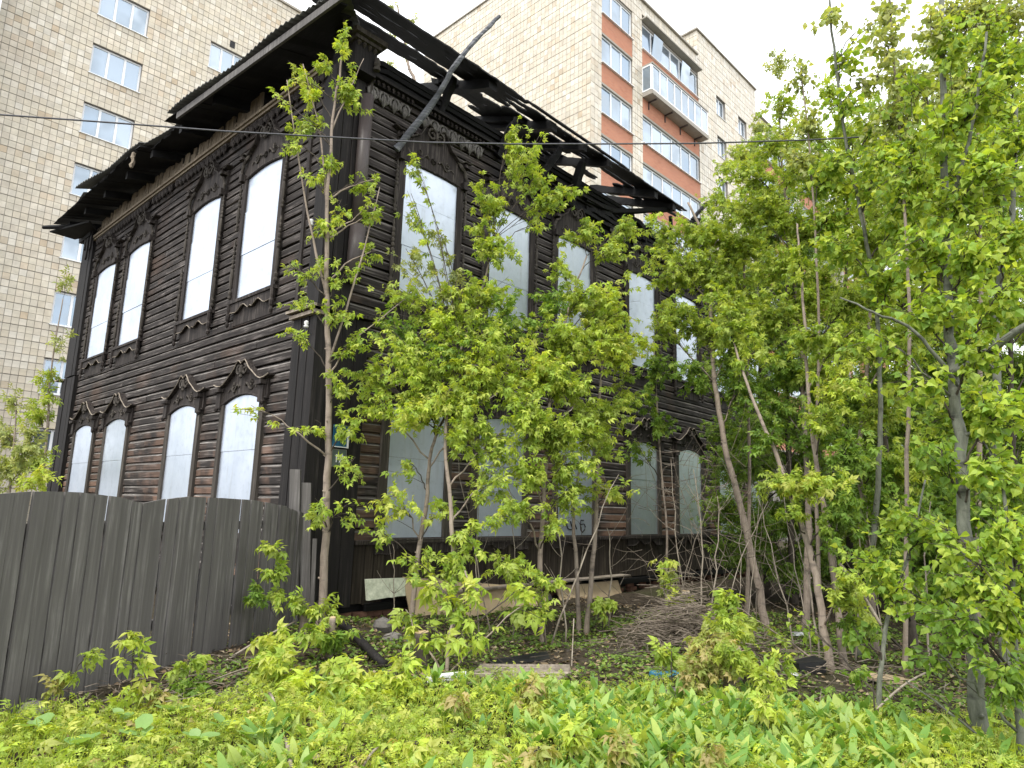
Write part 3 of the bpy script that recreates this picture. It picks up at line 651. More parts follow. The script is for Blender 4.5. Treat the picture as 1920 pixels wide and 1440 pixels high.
# charred stick rising at the far end
p1 = onplane(1298, 412, KC-dA*.5, dA); p2 = onplane(1328, 378, KC-dA*.7, dA)
toL = lambda p: (float((p-KC)@dB), float((p-KC)@dA), float(p[2]))
beam(lambda a, b, c: (a, b, c), [toL(p1), toL(p2)], .055); beam(lambda a, b, c: (a, b, c), [toL(onplane(1285, 420, KC-dA*.4, dA)), toL(onplane(1318, 412, KC-dA*.6, dA))], .09)
# interior charred posts and cross wall seen through the gaps are left open to the sky
for s in (4.6, 8.2, 11.6): m = MB(); m.box(s, s+.16, .2, LA-.2, .1, 7.3); m.build('cross_wall', BLACK, HOUSE)
# -------- roof, left side
def eo(s): return .60+(s+.35)*.065
def ez(s): return 8.50+.03*math.sin(s*1.7)
def corr(s0, s1, e0, e1_, zoff, depth_, slope=.33, name='corrugated_sheet', amp=.022, pitch=.13, flat=False):
    m = MB(FA); n = int((s1-s0)/pitch*4); R_ = []
    for k in range(n+1):
        s = s0+(s1-s0)*k/n; e = e0+(e1_-e0)*k/n; wv = 0 if flat else amp*math.sin((s-s0)/pitch*2*math.pi)
        z = 8.50+zoff; dj = .03*math.sin(s*2.3); depth = max(.06, min(depth_, e+.05+(s+.25)*.95))
        R_.append([m.P(s, e+dj, z+wv), m.P(s, e-depth, z+depth*slope+wv), m.P(s, e-depth, z+depth*slope+wv+.012), m.P(s, e+dj, z+wv+.012)])
    for p, q in zip(R_, R_[1:]):
        for i in range(4): m.F(p[i], p[(i+1) % 4], q[(i+1) % 4], q[i])
    m.F(*R_[0][::-1]); m.F(*R_[-1]); return m.build(name, SLATE, HOUSE, True)
k = -1.1
while k < 4.1: corr(k, min(k+1.02, 4.3), eo(k), eo(min(k+1.02, 4.3)), .03+random.uniform(0, .012), 2.4); k += 1.0
corr(5.85, 7.4, .80, .90, .05, 1.7); corr(7.38, 9.2, .88, 1.02, .06, 1.7)
corr(4.3, 6.2, .62, .74, .05, 1.6, amp=.01); corr(9.1, 11.2, .86, .78, -.02, 1.2, flat=True)
m = MB(FA)                                     # boarding under the sheets
k = -1.0
while k < 11.6:
    e = eo(k)-.06 if k < 4.3 else (.62 if k < 5.8 else .82); m = MB(FA); wd = .22
    oi = max(-1.8, min(e-.05, -(k+.25)*.95)); zi = 8.46+(e-oi)*.245; m.hexa([(k, oi, zi), (k+wd-.006, oi, zi), (k+wd-.006, e+random.uniform(-.05, .03), 8.46), (k, e+random.uniform(-.05, .03), 8.46), (k, oi, zi+.03), (k+wd-.006, oi, zi+.03), (k+wd-.006, e, 8.485), (k, e, 8.485)])
    m.build('soffit_board', BLACK, HOUSE); k += wd
m = MB(FA); m.hexa([(-.9, .50, 8.34), (4.0, .78, 8.34), (4.0, .82, 8.34), (-.9, .54, 8.34), (-.9, .50, 8.46), (4.0, .78, 8.46), (4.0, .82, 8.46), (-.9, .54, 8.46)]); m.build('fascia_board', FENCE, HOUSE)
for s in (2.9, 4.3, 5.7, 7.1, 8.5, 9.9, 11.2):
    m = MB(FA); m.hexa([(s, -1.5, 8.75), (s+.12, -1.5, 8.75), (s+.12, .60, 8.30), (s, .60, 8.30), (s, -1.5, 8.9), (s+.12, -1.5, 8.9), (s+.12, .60, 8.46), (s, .60, 8.46)]); m.build('rafter', BLACK, HOUSE)
beam(FA, [(11.9, 1.0, 8.36), (10.6, .2, 8.30)], .06, 'broken_eave_board'); beam(FA, [(6.1, .82, 8.42), (6.0, .86, 8.05)], .04, 'hanging_splinter', 4, TANW)
m = MB(FA); m.hexa([(10.3, .4, 8.26), (11.9, .85, 8.27), (11.8, .3, 8.22), (10.9, .0, 8.22), (10.3, .4, 8.30), (11.9, .85, 8.31), (11.8, .3, 8.26), (10.9, .0, 8.26)]); m.build('broken_eave_board', BLACK, HOUSE)
for s, zz, ln in ((10.85, 7.8, .5), (11.1, 7.6, .65), (11.3, 7.9, .4)): m = MB(FA); m.hexa([(s, .14, zz), (s+.05, .14, zz-.05), (s+.05, .18, zz-.05), (s, .18, zz), (s-.05, .14, zz+ln), (s+.13, .14, zz+ln), (s+.13, .18, zz+ln), (s-.05, .18, zz+ln)]); m.build('hanging_splinter', CHARV, HOUSE)
# corner post boards up to the eave and inner lining
m = MB(); m.box(-.05, .12, -.05, .12, 7.9, 9.0); m.build('corner_post', BLACK, HOUSE)
# corner capital with bell
m = MB(FB); m.box(.08, .46, .0, .26, 7.92, 8.40, .004); cp = m.build('corner_capital', CHARV, HOUSE)
m = MB(FB); m.box(.0, .56, .0, .38, 8.42, 8.50, .006); m.box(.04, .5, .0, .32, 8.36, 8.42, .004); m.build('capital_ledge', DRYW if False else TRIMLO, cp)
m = MB(FB)
for q in range(4): m.tube([(.12+q*.095, .27, 8.36), (.12+q*.095, .285, 8.32), (.12+q*.095, .27, 8.28)], [.03, .034, .006], 6)
m.build('scallop_row', TRIMLO, cp)
m = MB(FB); m.lathe((.43, .32, 8.0), [(0, .05), (.04, .055), (.06, .03), (.10, .05), (.17, .04), (.2, .035)], 8); m.build('bell_ornament', TRIMLO, cp)
# downpipe
m = MB(FB); m.tube([(.40, .17, 7.62), (.385, .17, 5.5)], [.098, .094], 14); pp = m.build('downpipe', PIPE, HOUSE, True)
m = MB(FB); m.tube([(.40, .17, 5.56), (.37, .17, 4.72)], [.115, .11], 14); m.build('pipe_sleeve', PIPE, pp, True)
m = MB(FB); m.box(.48, .53, .05, .11, 5.2, 8.1, .002); m.build('pipe_bracket', TRIMLO, pp)
# house number plates
SG1 = thing('house_number_plate', 'dark blue number plate with a chipped white edge on the corner boards', 'sign', KC+dB*.40-dA*.125+np.array([0, 0, 2.50]), HZ)
def plate(root, mt, x0, x1, z0, z1, rim=True):
    m = MB(); m.box(x0, x1, -.012, 0, z0, z1); m.build('plate', mt, root)
    if rim:
        m = MB(); m.box(x0, x1, -.016, -.0125, z0-.006, z0+.008); m.box(x1-.008, x1+.02, -.018, -.0125, z0-.01, z1-.05); m.build('rim', WHITE, root)
def text(root, s, x, z, size, mt, name='number'):
    c = D.curves.new(name, 'FONT'); c.body = s; c.size = size; c.extrude = .002; t = D.objects.new('t', c); COL.objects.link(t)
    dg = bpy.context.evaluated_depsgraph_get(); me = D.meshes.new_from_object(t.evaluated_get(dg)); D.objects.remove(t); D.curves.remove(c)
    me.materials.clear(); me.materials.append(mt); return link(name, me, root, (x, -.018, z), (rad(90), 0, 0))
plate(SG1, BLUESIGN, -.13, .10, -.13, .17); text(SG1, "6", -.03, -.09, .15, GREYSIGN)
SG2 = thing('house_number_plate', 'grey-green plate lettered 1A hanging just below the dark blue plate', 'sign', KC+dB*.40-dA*.125+np.array([0, 0, 2.22]), HZ)
plate(SG2, GREYSIGN, -.13, .10, -.12, .12, False); text(SG2, "1A", -.10, -.06, .16, WHITE)
m = MB(); 
for x0, x1, z0, z1 in ((-.13, .10, .112, .118), (-.13, .10, -.118, -.112), (.094, .1, -.112, .112), (-.13, -.124, -.112, .112)): m.box(x0, x1, -.016, -.0125, z0, z1)
m.build('rim', STONE, SG2)
# insulators, cable
for k, (a, b, c, lb) in enumerate(((FA, .12, 5.45, 'small white porcelain insulator on the burnt corner above the pilaster cap'), (FA, .02, 3.95, 'small white porcelain insulator on the dark corner pilaster below its cap'))):
    p = a(b, .18, c); t = thing('insulator', lb, 'insulator', KC+dB*p[0]+dA*p[1]+np.array([0, 0, p[2]]), HZ)
    m = MB(); m.tube([(0, 0, 0), (0, 0, .025), (0, 0, .04), (0, 0, .06), (0, 0, .09), (0, 0, .1)], [.03, .034, .02, .034, .026, .01], 9); m.build('porcelain_cap', PORC, t, True)
    m = MB(); m.tube([(0, 0, .0), (0, 0, -.05), (.06, 0, -.07), (.14, 0, -.05)], .008, 5); m.build('hook', RUST, t)
cab = MB(); pts = [(-420, 190, 7.4), (-150, 205, 7.5), (0, 215, 7.6), (210, 230, 7.7), (420, 246, 7.8), (620, 257, 7.9), (800, 267, 8.), (960, 270, 8.2), (1100, 270, 8.4), (1300, 269, 8.6), (1500, 263, 9.), (1750, 250, 9.6), (2100, 225, 10.5)]
cab.tube([at(*p) for p in pts], .0105, 6); c2 = cab.build('overhead_cable', RUST, None, True); tag(c2, 'twisted black overhead cable sagging across the front of the burnt house', 'cable')
# scorched pole leaning out of the roof
PO = [KC+dB*.98-dA*.16+np.array([0, 0, 7.02])]+[onplane(x_, y_, KC-dA*o_, dA) for x_, y_, o_ in ((812, 192, .62), (865, 106, 1.1), (937, 30, 1.45))]
m = MB(); P_ = []; R_ = []
for k in range(19):
    t = k/18*3; i_ = min(int(t), 2); u = t-i_; a0 = PO[max(i_-1, 0)]; a1 = PO[i_]; a2 = PO[i_+1]; a3 = PO[min(i_+2, 3)]
    P_.append(tuple(.5*((2*a1)+(-a0+a2)*u+(2*a0-5*a1+4*a2-a3)*u*u+(-a0+3*a1-3*a2+a3)*u**3)+rng.normal(0, .005, 3))); R_.append((.062-.034*k/18)*random.uniform(.88, 1.1))
m.tube(P_, R_, 7); m.build('scorched_pole', ASHP); tag(D.objects['scorched_pole'], 'ash grey scorched pole leaning up past the burnt eave', 'pole')
# ------------------------------------------------------------------ FENCE
f0 = np.array([-3.72, 5.10]); f1 = np.array([-2.60, 8.80]); fd = (f1-f0)/np.linalg.norm(f1-f0); FLEN = np.linalg.norm(f1-f0)
FN = thing('board_fence', 'grey weathered board fence with a scalloped top at the left of the burnt house', 'fence', (f0[0], f0[1], 0), math.atan2(fd[1], fd[0]))
def ftop(x, y):
    return onplane(x, y, np.array([f0[0], f0[1], 0]), np.array([fd[1], -fd[0], 0.]))
TP = []
for q in [(-40, 928), (0, 926), (70, 921), (150, 923), (230, 933), (268, 944), (300, 938), (350, 931), (420, 934), (480, 938), (540, 950), (566, 962)]:
    p = ftop(*q); TP.append((float((p[:2]-f0)@fd), float(p[2])))
def ztop(s):
    if s <= TP[0][0]: return TP[0][1]
    for (a, b), (c, d) in zip(TP, TP[1:]):
        if a <= s <= c: return b+(d-b)*(s-a)/(c-a)
    return TP[-1][1]
s = -2.4
while s < FLEN+.02:
    wd = random.uniform(.118, .150); zt0, zt1 = ztop(s), ztop(s+wd); y = random.uniform(-.018, .018); j = random.uniform(-.008, .008)
    wx, wy = f0+fd*(s+wd/2); zb = hgt(wx, wy)-.12; m = MB(); a, b = s+.004, s+wd-random.uniform(.005, .013); n = 6; R_ = []
    for k in range(n+1):
        t = k/n; bl = .003*math.sin(k*2.1+s*9)
        R_.append([m.P(a+bl+j*t, y, zb+(zt0-zb)*t), m.P(b+bl+j*t, y+random.uniform(-.002, .002), zb+(zt1-zb)*t), m.P(b+bl+j*t, y+.025, zb+(zt1-zb)*t), m.P(a+bl+j*t, y+.025, zb+(zt0-zb)*t)])
    for p, q in zip(R_, R_[1:]):
        for i in range(4): m.F(p[i], p[(i+1) % 4], q[(i+1) % 4], q[i])
    m.F(*R_[0][::-1]); m.F(*R_[-1]); m.build('plank', FENCE, FN); s += wd
for z in (.4, 1.3): m = MB(); m.box(-2.4, FLEN, .04, .09, z, z+.09); m.build('rail', FENCE, FN)
for s in (-2., .2, 2.1, FLEN-.1): m = MB(); m.box(s, s+.1, .092, .19, -.3, 1.35); m.build('fence_post', FENCE, FN)
# tall grey post at the house end
def postbox(name, label, cat, px, py0, py1, depth, wd, mt=FENCE, lean=0., tk=.06):
    a = at(px, py1, depth); b = at(px+lean, py0, depth); m = MB(); z0 = hgt(a[0], a[1])-.15
    m.hexa([(a[0]-wd/2, a[1], z0), (a[0]+wd/2, a[1], z0), (a[0]+wd/2, a[1]+tk, z0), (a[0]-wd/2, a[1]+tk, z0), (b[0]-wd/2, b[1], b[2]), (b[0]+wd/2, b[1], b[2]), (b[0]+wd/2, b[1]+tk, b[2]), (b[0]-wd/2, b[1]+tk, b[2])])
    return tag(m.build(name, mt), label, cat)
postbox('post', 'pale grey square post between the fence and the house corner', 'post', 549, 880, 1170, 8.75, .13, FENCE, 4)
postbox('upright_board', 'narrow grey upright board beside the pale post', 'board', 572, 905, 1180, 8.8, .12, FENCE, 2, .03)
postbox('upright_board', 'short grey splintered board leaning in the gap by the slim tree', 'board', 584, 1010, 1170, 8.75, .05, FENCE, 6, .03)
# ------------------------------------------------------------------ panels, rubble, stumps, poles
def slab(name, label, cat, s0, s1, z0, z1, o0, o1, mt, z0b=None, z1b=None, th=.02):
    r = thing(name, label, cat, KC+dB*s0-dA*o0, HZ); L = s1-s0; m = MB(); n = 8; R_ = []
    for k in range(n+1):
        t = k/n; b = z0+((z0b if z0b is not None else z0)-z0)*t+random.uniform(-.012, .012); u = z1+((z1b if z1b is not None else z1)-z1)*t
        R_.append([m.P(L*t, -(o1-o0), b), m.P(L*t, 0, u), m.P(L*t, th, u), m.P(L*t, th-(o1-o0), b)])
    for p, q in zip(R_, R_[1:]):
        for i in range(4): m.F(p[i], p[(i+1) % 4], q[(i+1) % 4], q[i])
    m.F(*R_[0][::-1]); m.F(*R_[-1]); m.build(name+'_sheet', mt, r)
    return r
slab('insulation_offcut', 'mottled whitish foam strip under the plinth, left of the beige sheets', 'panel', .95, 1.62, .33, .60, .16, .22, FOAM, .35, .585, .05)
slab('fibreboard', 'longest beige fibreboard sheet leaning against the plinth', 'sheet', 1.60, 4.62, -.04, .60, .14, .40, FIBRE, .02, .26)
slab('fibreboard', 'yellowish fibreboard sheet standing right of the longest beige one', 'sheet', 5.05, 6.05, -.05, .27, .16, .34, FIBRE, -.1, .25)
slab('fibreboard', 'shorter beige fibreboard sheet behind the pair of thin tan trunks', 'sheet', 6.08, 7.05, -.12, .26, .16, .30, FIBRE, -.1, .26)
slab('concrete_block', 'grey block standing between two beige sheets under the plinth', 'block', 4.68, 5.0, -.05, .13, .1, .2, STONE, th=.1)
def rock(name, label, cat, px, py, depth, r, mt, sq=.7, group=None, par=None):
    import mathutils
    p = at(px, py, depth); bm_v = []; m = MB(); n = 8; h = hgt(p[0], p[1]); rings = []
    for i in range(5):
        ph = math.pi*i/4; rr = math.sin(ph)*r; zz = math.cos(ph)*r*sq
        rings.append([m.P(p[0]+(rr*math.cos(2*math.pi*k/n)*random.uniform(.8, 1.25) if 0 < i < 4 else 0), p[1]+(rr*math.sin(2*math.pi*k/n)*random.uniform(.8, 1.2) if 0 < i < 4 else 0), h+r*sq*.5+zz*random.uniform(.85, 1.1)) for k in range(n)])
    for a, b in zip(rings, rings[1:]):
        for k in range(n): m.F(a[k], a[(k+1) % n], b[(k+1) % n], b[k])
    o = m.build(name, mt, par); 
    if not par: tag(o, label, cat, group)
    return o
rock('stone', 'rounded grey stone at the foot of the fence', 'stone', 67, 1335, 5.35, .11, STONE)
rock('stone', 'low grey lump of concrete beside the ivy-dark ground near the stump', 'stone', 1255, 1282, 6.3, .13, STONE, .5)
rock('stone', 'pale grey broken block under the house corner', 'stone', 715, 1200, 8.7, .13, STONE, .8)
rock('stone', 'dark grey rubble lump beside the pale broken block', 'stone', 735, 1215, 8.3, .12, STONE, .6)
def scrap(name, label, cat, px, py, depth, w_, d_, h_, mt, rz=0.):
    p = at(px, py, depth); m = MB(); h = hgt(p[0], p[1]); m.box(-w_/2, w_/2, -d_/2, d_/2, 0, h_, min(h_*.4, .02)); o = m.build(name, mt); o.location = (p[0], p[1], h+.01); o.rotation_euler = (random.uniform(-.15, .15), random.uniform(-.15, .15), rz); return tag(o, label, cat)
scrap('foam_scrap', 'pale grey-blue sheet scrap lying at the edge of the dock leaves', 'scrap', 838, 1258, 6.75, .34, .2, .05, WHITE, .2)
scrap('paper_scrap', 'white crumpled scrap on the ground left of the stump', 'litter', 1044, 1271, 6.45, .06, .05, .03, WHITE, .4)
scrap('paper_scrap', 'white scrap at the right edge of the dock patch', 'litter', 1490, 1304, 5.9, .08, .07, .02, WHITE, .8)
scrap('bottle_scrap', 'crushed white plastic bottle by the multi-stemmed trunk', 'litter', 1493, 1151, 9.2, .16, .06, .05, WHITE, .1)
scrap('bag_scrap', 'black bag scrap below the multi-stemmed trunk', 'litter', 1512, 1222, 7.6, .34, .2, .10, BLACKM, .3)
scrap('bag_scrap', 'white torn bag beside the black scrap', 'litter', 1488, 1232, 7.4, .12, .08, .02, WHITE, .9)
scrap('cardboard_sheet', 'pale flat sheet lying beneath the trees to the right', 'sheet', 1665, 1238, 7.4, .55, .3, .03, FIBRE, .1)
scrap('cloth_scrap', 'blue cloth scrap left of the leafy stump', 'cloth', 1246, 1240, 7.0, .26, .12, .04, BLUE, .2)
scrap('cloth_scrap', 'blue rag caught at the foot of a thin trunk by the beige sheet', 'cloth', 768, 1190, 8.4, .07, .08, .22, BLUE, .2)
scrap('board_scrap', 'black charred board lying flat among the ivy in front of the house', 'board', 975, 1222, 7.6, .6, .2, .04, BLACKM, .15)
SL = thing('slab_pile', 'stack of thin weathered boards lying at the edge of the dock leaves', 'boards', at(985, 1250, 6.9)*np.array([1, 1, 0])+np.array([0, 0, .04]), .1)
for k in range(9): m = MB(); m.box(-.42+random.uniform(-.08, .05), .38+random.uniform(-.1, .1), -.16+k*.037, -.13+k*.037, .0, .03+.006*k, .006); m.build('thin_board', DRYW, SL)
def log(name, label, cat, a, b, r0, r1, mt, group=None, cut=None):
    m = MB(); n = 8; P_ = [np.array(a)+(np.array(b)-np.array(a))*k/n+np.array([random.uniform(-1, 1)*r0*.15 for _ in range(3)])*(0 < k < n) for k in range(n+1)]
    m.tube(P_, [r0+(r1-r0)*k/n for k in range(n+1)], 9); o = m.build(name, mt, None, True)
    if cut:
        e = thing(name, label, cat, (a[0], a[1], 0), 0, group); o.name = 'trunk'; o.parent = e; o.matrix_parent_inverse = Matrix.Translation((-a[0], -a[1], 0))
        d_ = (np.array(b)-np.array(a)); d_ = d_/np.linalg.norm(d_); m = MB(); m.tube([P_[-1]-d_*.002, P_[-1]+d_*.006], [r1*.93, r1*.9], 9); c = m.build('cut_face', CUT, e); c.matrix_parent_inverse = Matrix.Translation((-a[0], -a[1], 0)); return e
    return tag(o, label, cat, group)
def gp(px, py, depth, dz=0.): p = at(px, py, depth); p[2] = hgt(p[0], p[1])+dz; return p
log('stump', 'cut sapling stump with a pale slanted top nearest the fence end', 'stump', gp(572, 1170, 7.9, -.1), at(569, 1135, 7.9), .05, .045, BARK1, None, True)
log('stump', 'cut sapling stump with a pale oval top right of the slim corner tree', 'stump', gp(620, 1200, 7.6, -.1), at(624, 1158, 7.5), .035, .033, BARK1, None, True)
log('stump', 'short stout stump among the thin trunks before the beige sheet', 'stump', gp(794, 1240, 7.3, -.1), at(792, 1185, 7.3), .09, .085, BARK3, None, True)
log('stump', 'broad leafy stump beside the brush pile', 'stump', gp(1378, 1280, 6.4, -.1), at(1372, 1212, 6.4), .095, .085, BARK1, None, True)
log('stump', 'second smaller stump just right of the broad leafy one', 'stump', gp(1405, 1270, 6.7, -.1), at(1402, 1222, 6.7), .07, .06, BARK3, None, True)
log('stump', 'pale cut post sticking up behind the brush pile', 'stump', gp(1285, 1150, 9.4, -.1), at(1286, 1108, 9.4), .06, .055, DRYW, None, True)
log('leaning_timber', 'dark fallen timber slanting down from the house corner', 'timber', at(600, 1130, 8.7), gp(722, 1235, 7.3, .04), .05, .045, CHARV)
for k, (a, b, r, lb) in enumerate([((396, 1258, 6.9), (555, 1165, 7.8), .012, 'bare stick leaning against the fence foot'), ((545, 1440, 4.25), (533, 1385, 4.7), .016, 'pale broken stick lying in the foreground greenery'),
    ((505, 1300, 5.6), (520, 1345, 5.2), .012, 'short pale stick upright in the greens'), ((680, 1438, 4.3), (718, 1400, 4.6), .009, 'pale dry stalk crossing the bottom edge of the greens'),
    ((1068, 1340, 7.2), (1076, 1160, 7.6), .008, 'pale thin dry stalk standing before the thin trunks'), ((1645, 1330, 5.5), (1735, 1262, 5.9), .01, 'yellowish bent stick near the right tree base'),
    ((1575, 1058, 8.), (1652, 1172, 7.2), .022, 'pale barkless pole leaning in the right thicket'), ((300, 1322, 5.6), (490, 1245, 6.8), .008, 'long straw-coloured stalk on the debris by the fence')]):
    A_ = at(*a); B_ = at(*b); 
    m = MB(); m.tube([A_+(B_-A_)*t+np.array([0, 0, .03*math.sin(t*3.1)]) for t in np.linspace(0, 1, 7)], [r*(1-.3*t) for t in np.linspace(0, 1, 7)], 6); tag(m.build('stick', DRYW, None, True), lb, 'stick')
# ------------------------------------------------------------------ VEGETATION
def leaflet(w, droop=.12, fold=.06, ox=0, oy=0, ang=0, L=1., toothed=True):
    """pointed leaflet: vertices (x right, y along, z up) and triangles"""
    if toothed: P = [(0, 0, 0), (-w*.75, .30, .0), (-w*.62, .55, 0), (-w*.28, .74, 0), (0, 1, 0), (w*.28, .74, 0), (w*.62, .55, 0), (w*.75, .30, 0), (0, .45, 0)]
    else: P = [(0, 0, 0), (-w*.8, .4, 0), (0, 1, 0), (w*.8, .4, 0), (0, .45, 0)]
    P = np.array(P); P[:, 2] = np.abs(P[:, 0])*fold*6-droop*P[:, 1]**2*1.6
    n = len(P)-1; T = [(i, (i+1) % n, n) for i in range(n)]
    c, s = math.cos(ang), math.sin(ang); Q = P.copy()*L; X = Q[:, 0]*c+Q[:, 1]*s+ox; Y = -Q[:, 0]*s+Q[:, 1]*c+oy; Q[:, 0] = X; Q[:, 1] = Y
    return Q, np.array(T)
def combine(parts):
    V = []; T = []; n = 0
    for v, t in parts: V.append(v); T.append(t+n); n += len(v)
    return np.concatenate(V), np.concatenate(T)
def ST(x0, y0, x1, y1, w=.012): return np.array([(x0-w, y0, 0), (x0+w, y0, 0), (x1, y1, 0)]), np.array([(0, 1, 2)])
MAPLE = combine([leaflet(.36, .34, .05, 0, .50, 0, .78), leaflet(.34, .38, .05, -.02, .40, -1.0, .66, False), leaflet(.34, .38, .05, .02, .40, 1.0, .66, False), leaflet(.32, .4, .05, -.02, .18, -1.35, .5, False), leaflet(.32, .4, .05, .02, .18, 1.35, .5, False), ST(0, 0, 0, .55, .02)])
MAPLE5 = combine([leaflet(.34, .30, .05, 0, .6, 0, .8), leaflet(.3, .35, .05, -.02, .52, -.95, .66, False), leaflet(.3, .35, .05, .02, .52, .95, .66, False), leaflet(.27, .4, .05, -.02, .25, -1.3, .5, False), leaflet(.27, .4, .05, .02, .25, 1.3, .5, False), ST(0, 0, 0, .6, .02)])
SPRAY = combine([leaflet(.32, .2, .05, 0, .6, 0, .6, False), leaflet(.3, .25, .05, 0, .45, -.9, .5, False), leaflet(.3, .25, .05, 0, .45, .9, .5, False), leaflet(.3, .25, .05, 0, .2, -1.2, .45, False), leaflet(.3, .25, .05, 0, .2, 1.2, .45, False)])
POPLAR = combine([leaflet(.62, .22, .07, 0, .45, 0, 1., True), ST(0, 0, 0, .45, .018)])
def instances(P, Dv, size, templ, tint, roll=None, up=.6):
    """place templ at points P pointing along Dv, random roll, returns arrays"""
    V0, T0 = templ; n = len(P)
    Y = Dv/np.maximum(np.linalg.norm(Dv, axis=1, keepdims=True), 1e-6)
    Zr = np.stack([rng.normal(0, .5, n), rng.normal(0, .5, n), np.full(n, up)], 1); X = np.cross(Y, Zr); X /= np.maximum(np.linalg.norm(X, axis=1, keepdims=True), 1e-6); Z = np.cross(X, Y)
    s = size*rng.uniform(.65, 1.2, n)[:, None, None]
    V = (V0[None, :, 0:1]*X[:, None]+V0[None, :, 1:2]*Y[:, None]+V0[None, :, 2:3]*Z[:, None])*s+P[:, None]
    F_ = (T0[None]+len(V0)*np.arange(n)[:, None, None]).reshape(-1, 3); C = np.repeat(tint, len(V0), axis=0)
    return V.reshape(-1, 3), F_, C
GREENS = {'maple': np.array([(.34, .46, .07), (.42, .54, .085), (.25, .37, .055), (.50, .58, .11), (.38, .47, .11)]),
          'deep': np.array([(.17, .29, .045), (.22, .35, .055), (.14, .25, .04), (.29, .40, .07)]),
          'young': np.array([(.52, .61, .09), (.44, .56, .08), (.54, .58, .14), (.38, .52, .09)]),
          'poplar': np.array([(.27, .41, .055), (.38, .50, .07), (.22, .36, .06), (.34, .46, .07), (.46, .55, .09)]),
          'pale': np.array([(.33, .40, .13), (.42, .48, .17), (.48, .51, .22), (.30, .36, .14)]),
          'rusty': np.array([(.44, .40, .15), (.40, .44, .13), (.48, .40, .19), (.36, .44, .11)])}
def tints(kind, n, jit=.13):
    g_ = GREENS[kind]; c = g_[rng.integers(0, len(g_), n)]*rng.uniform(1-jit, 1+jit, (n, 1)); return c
def bez(a, b, c, n):
    t = np.linspace(0, 1, n)[:, None]; return (1-t)**2*a+2*t*(1-t)*b+t*t*c
ALLTREES = 0
G1 = G2 = None
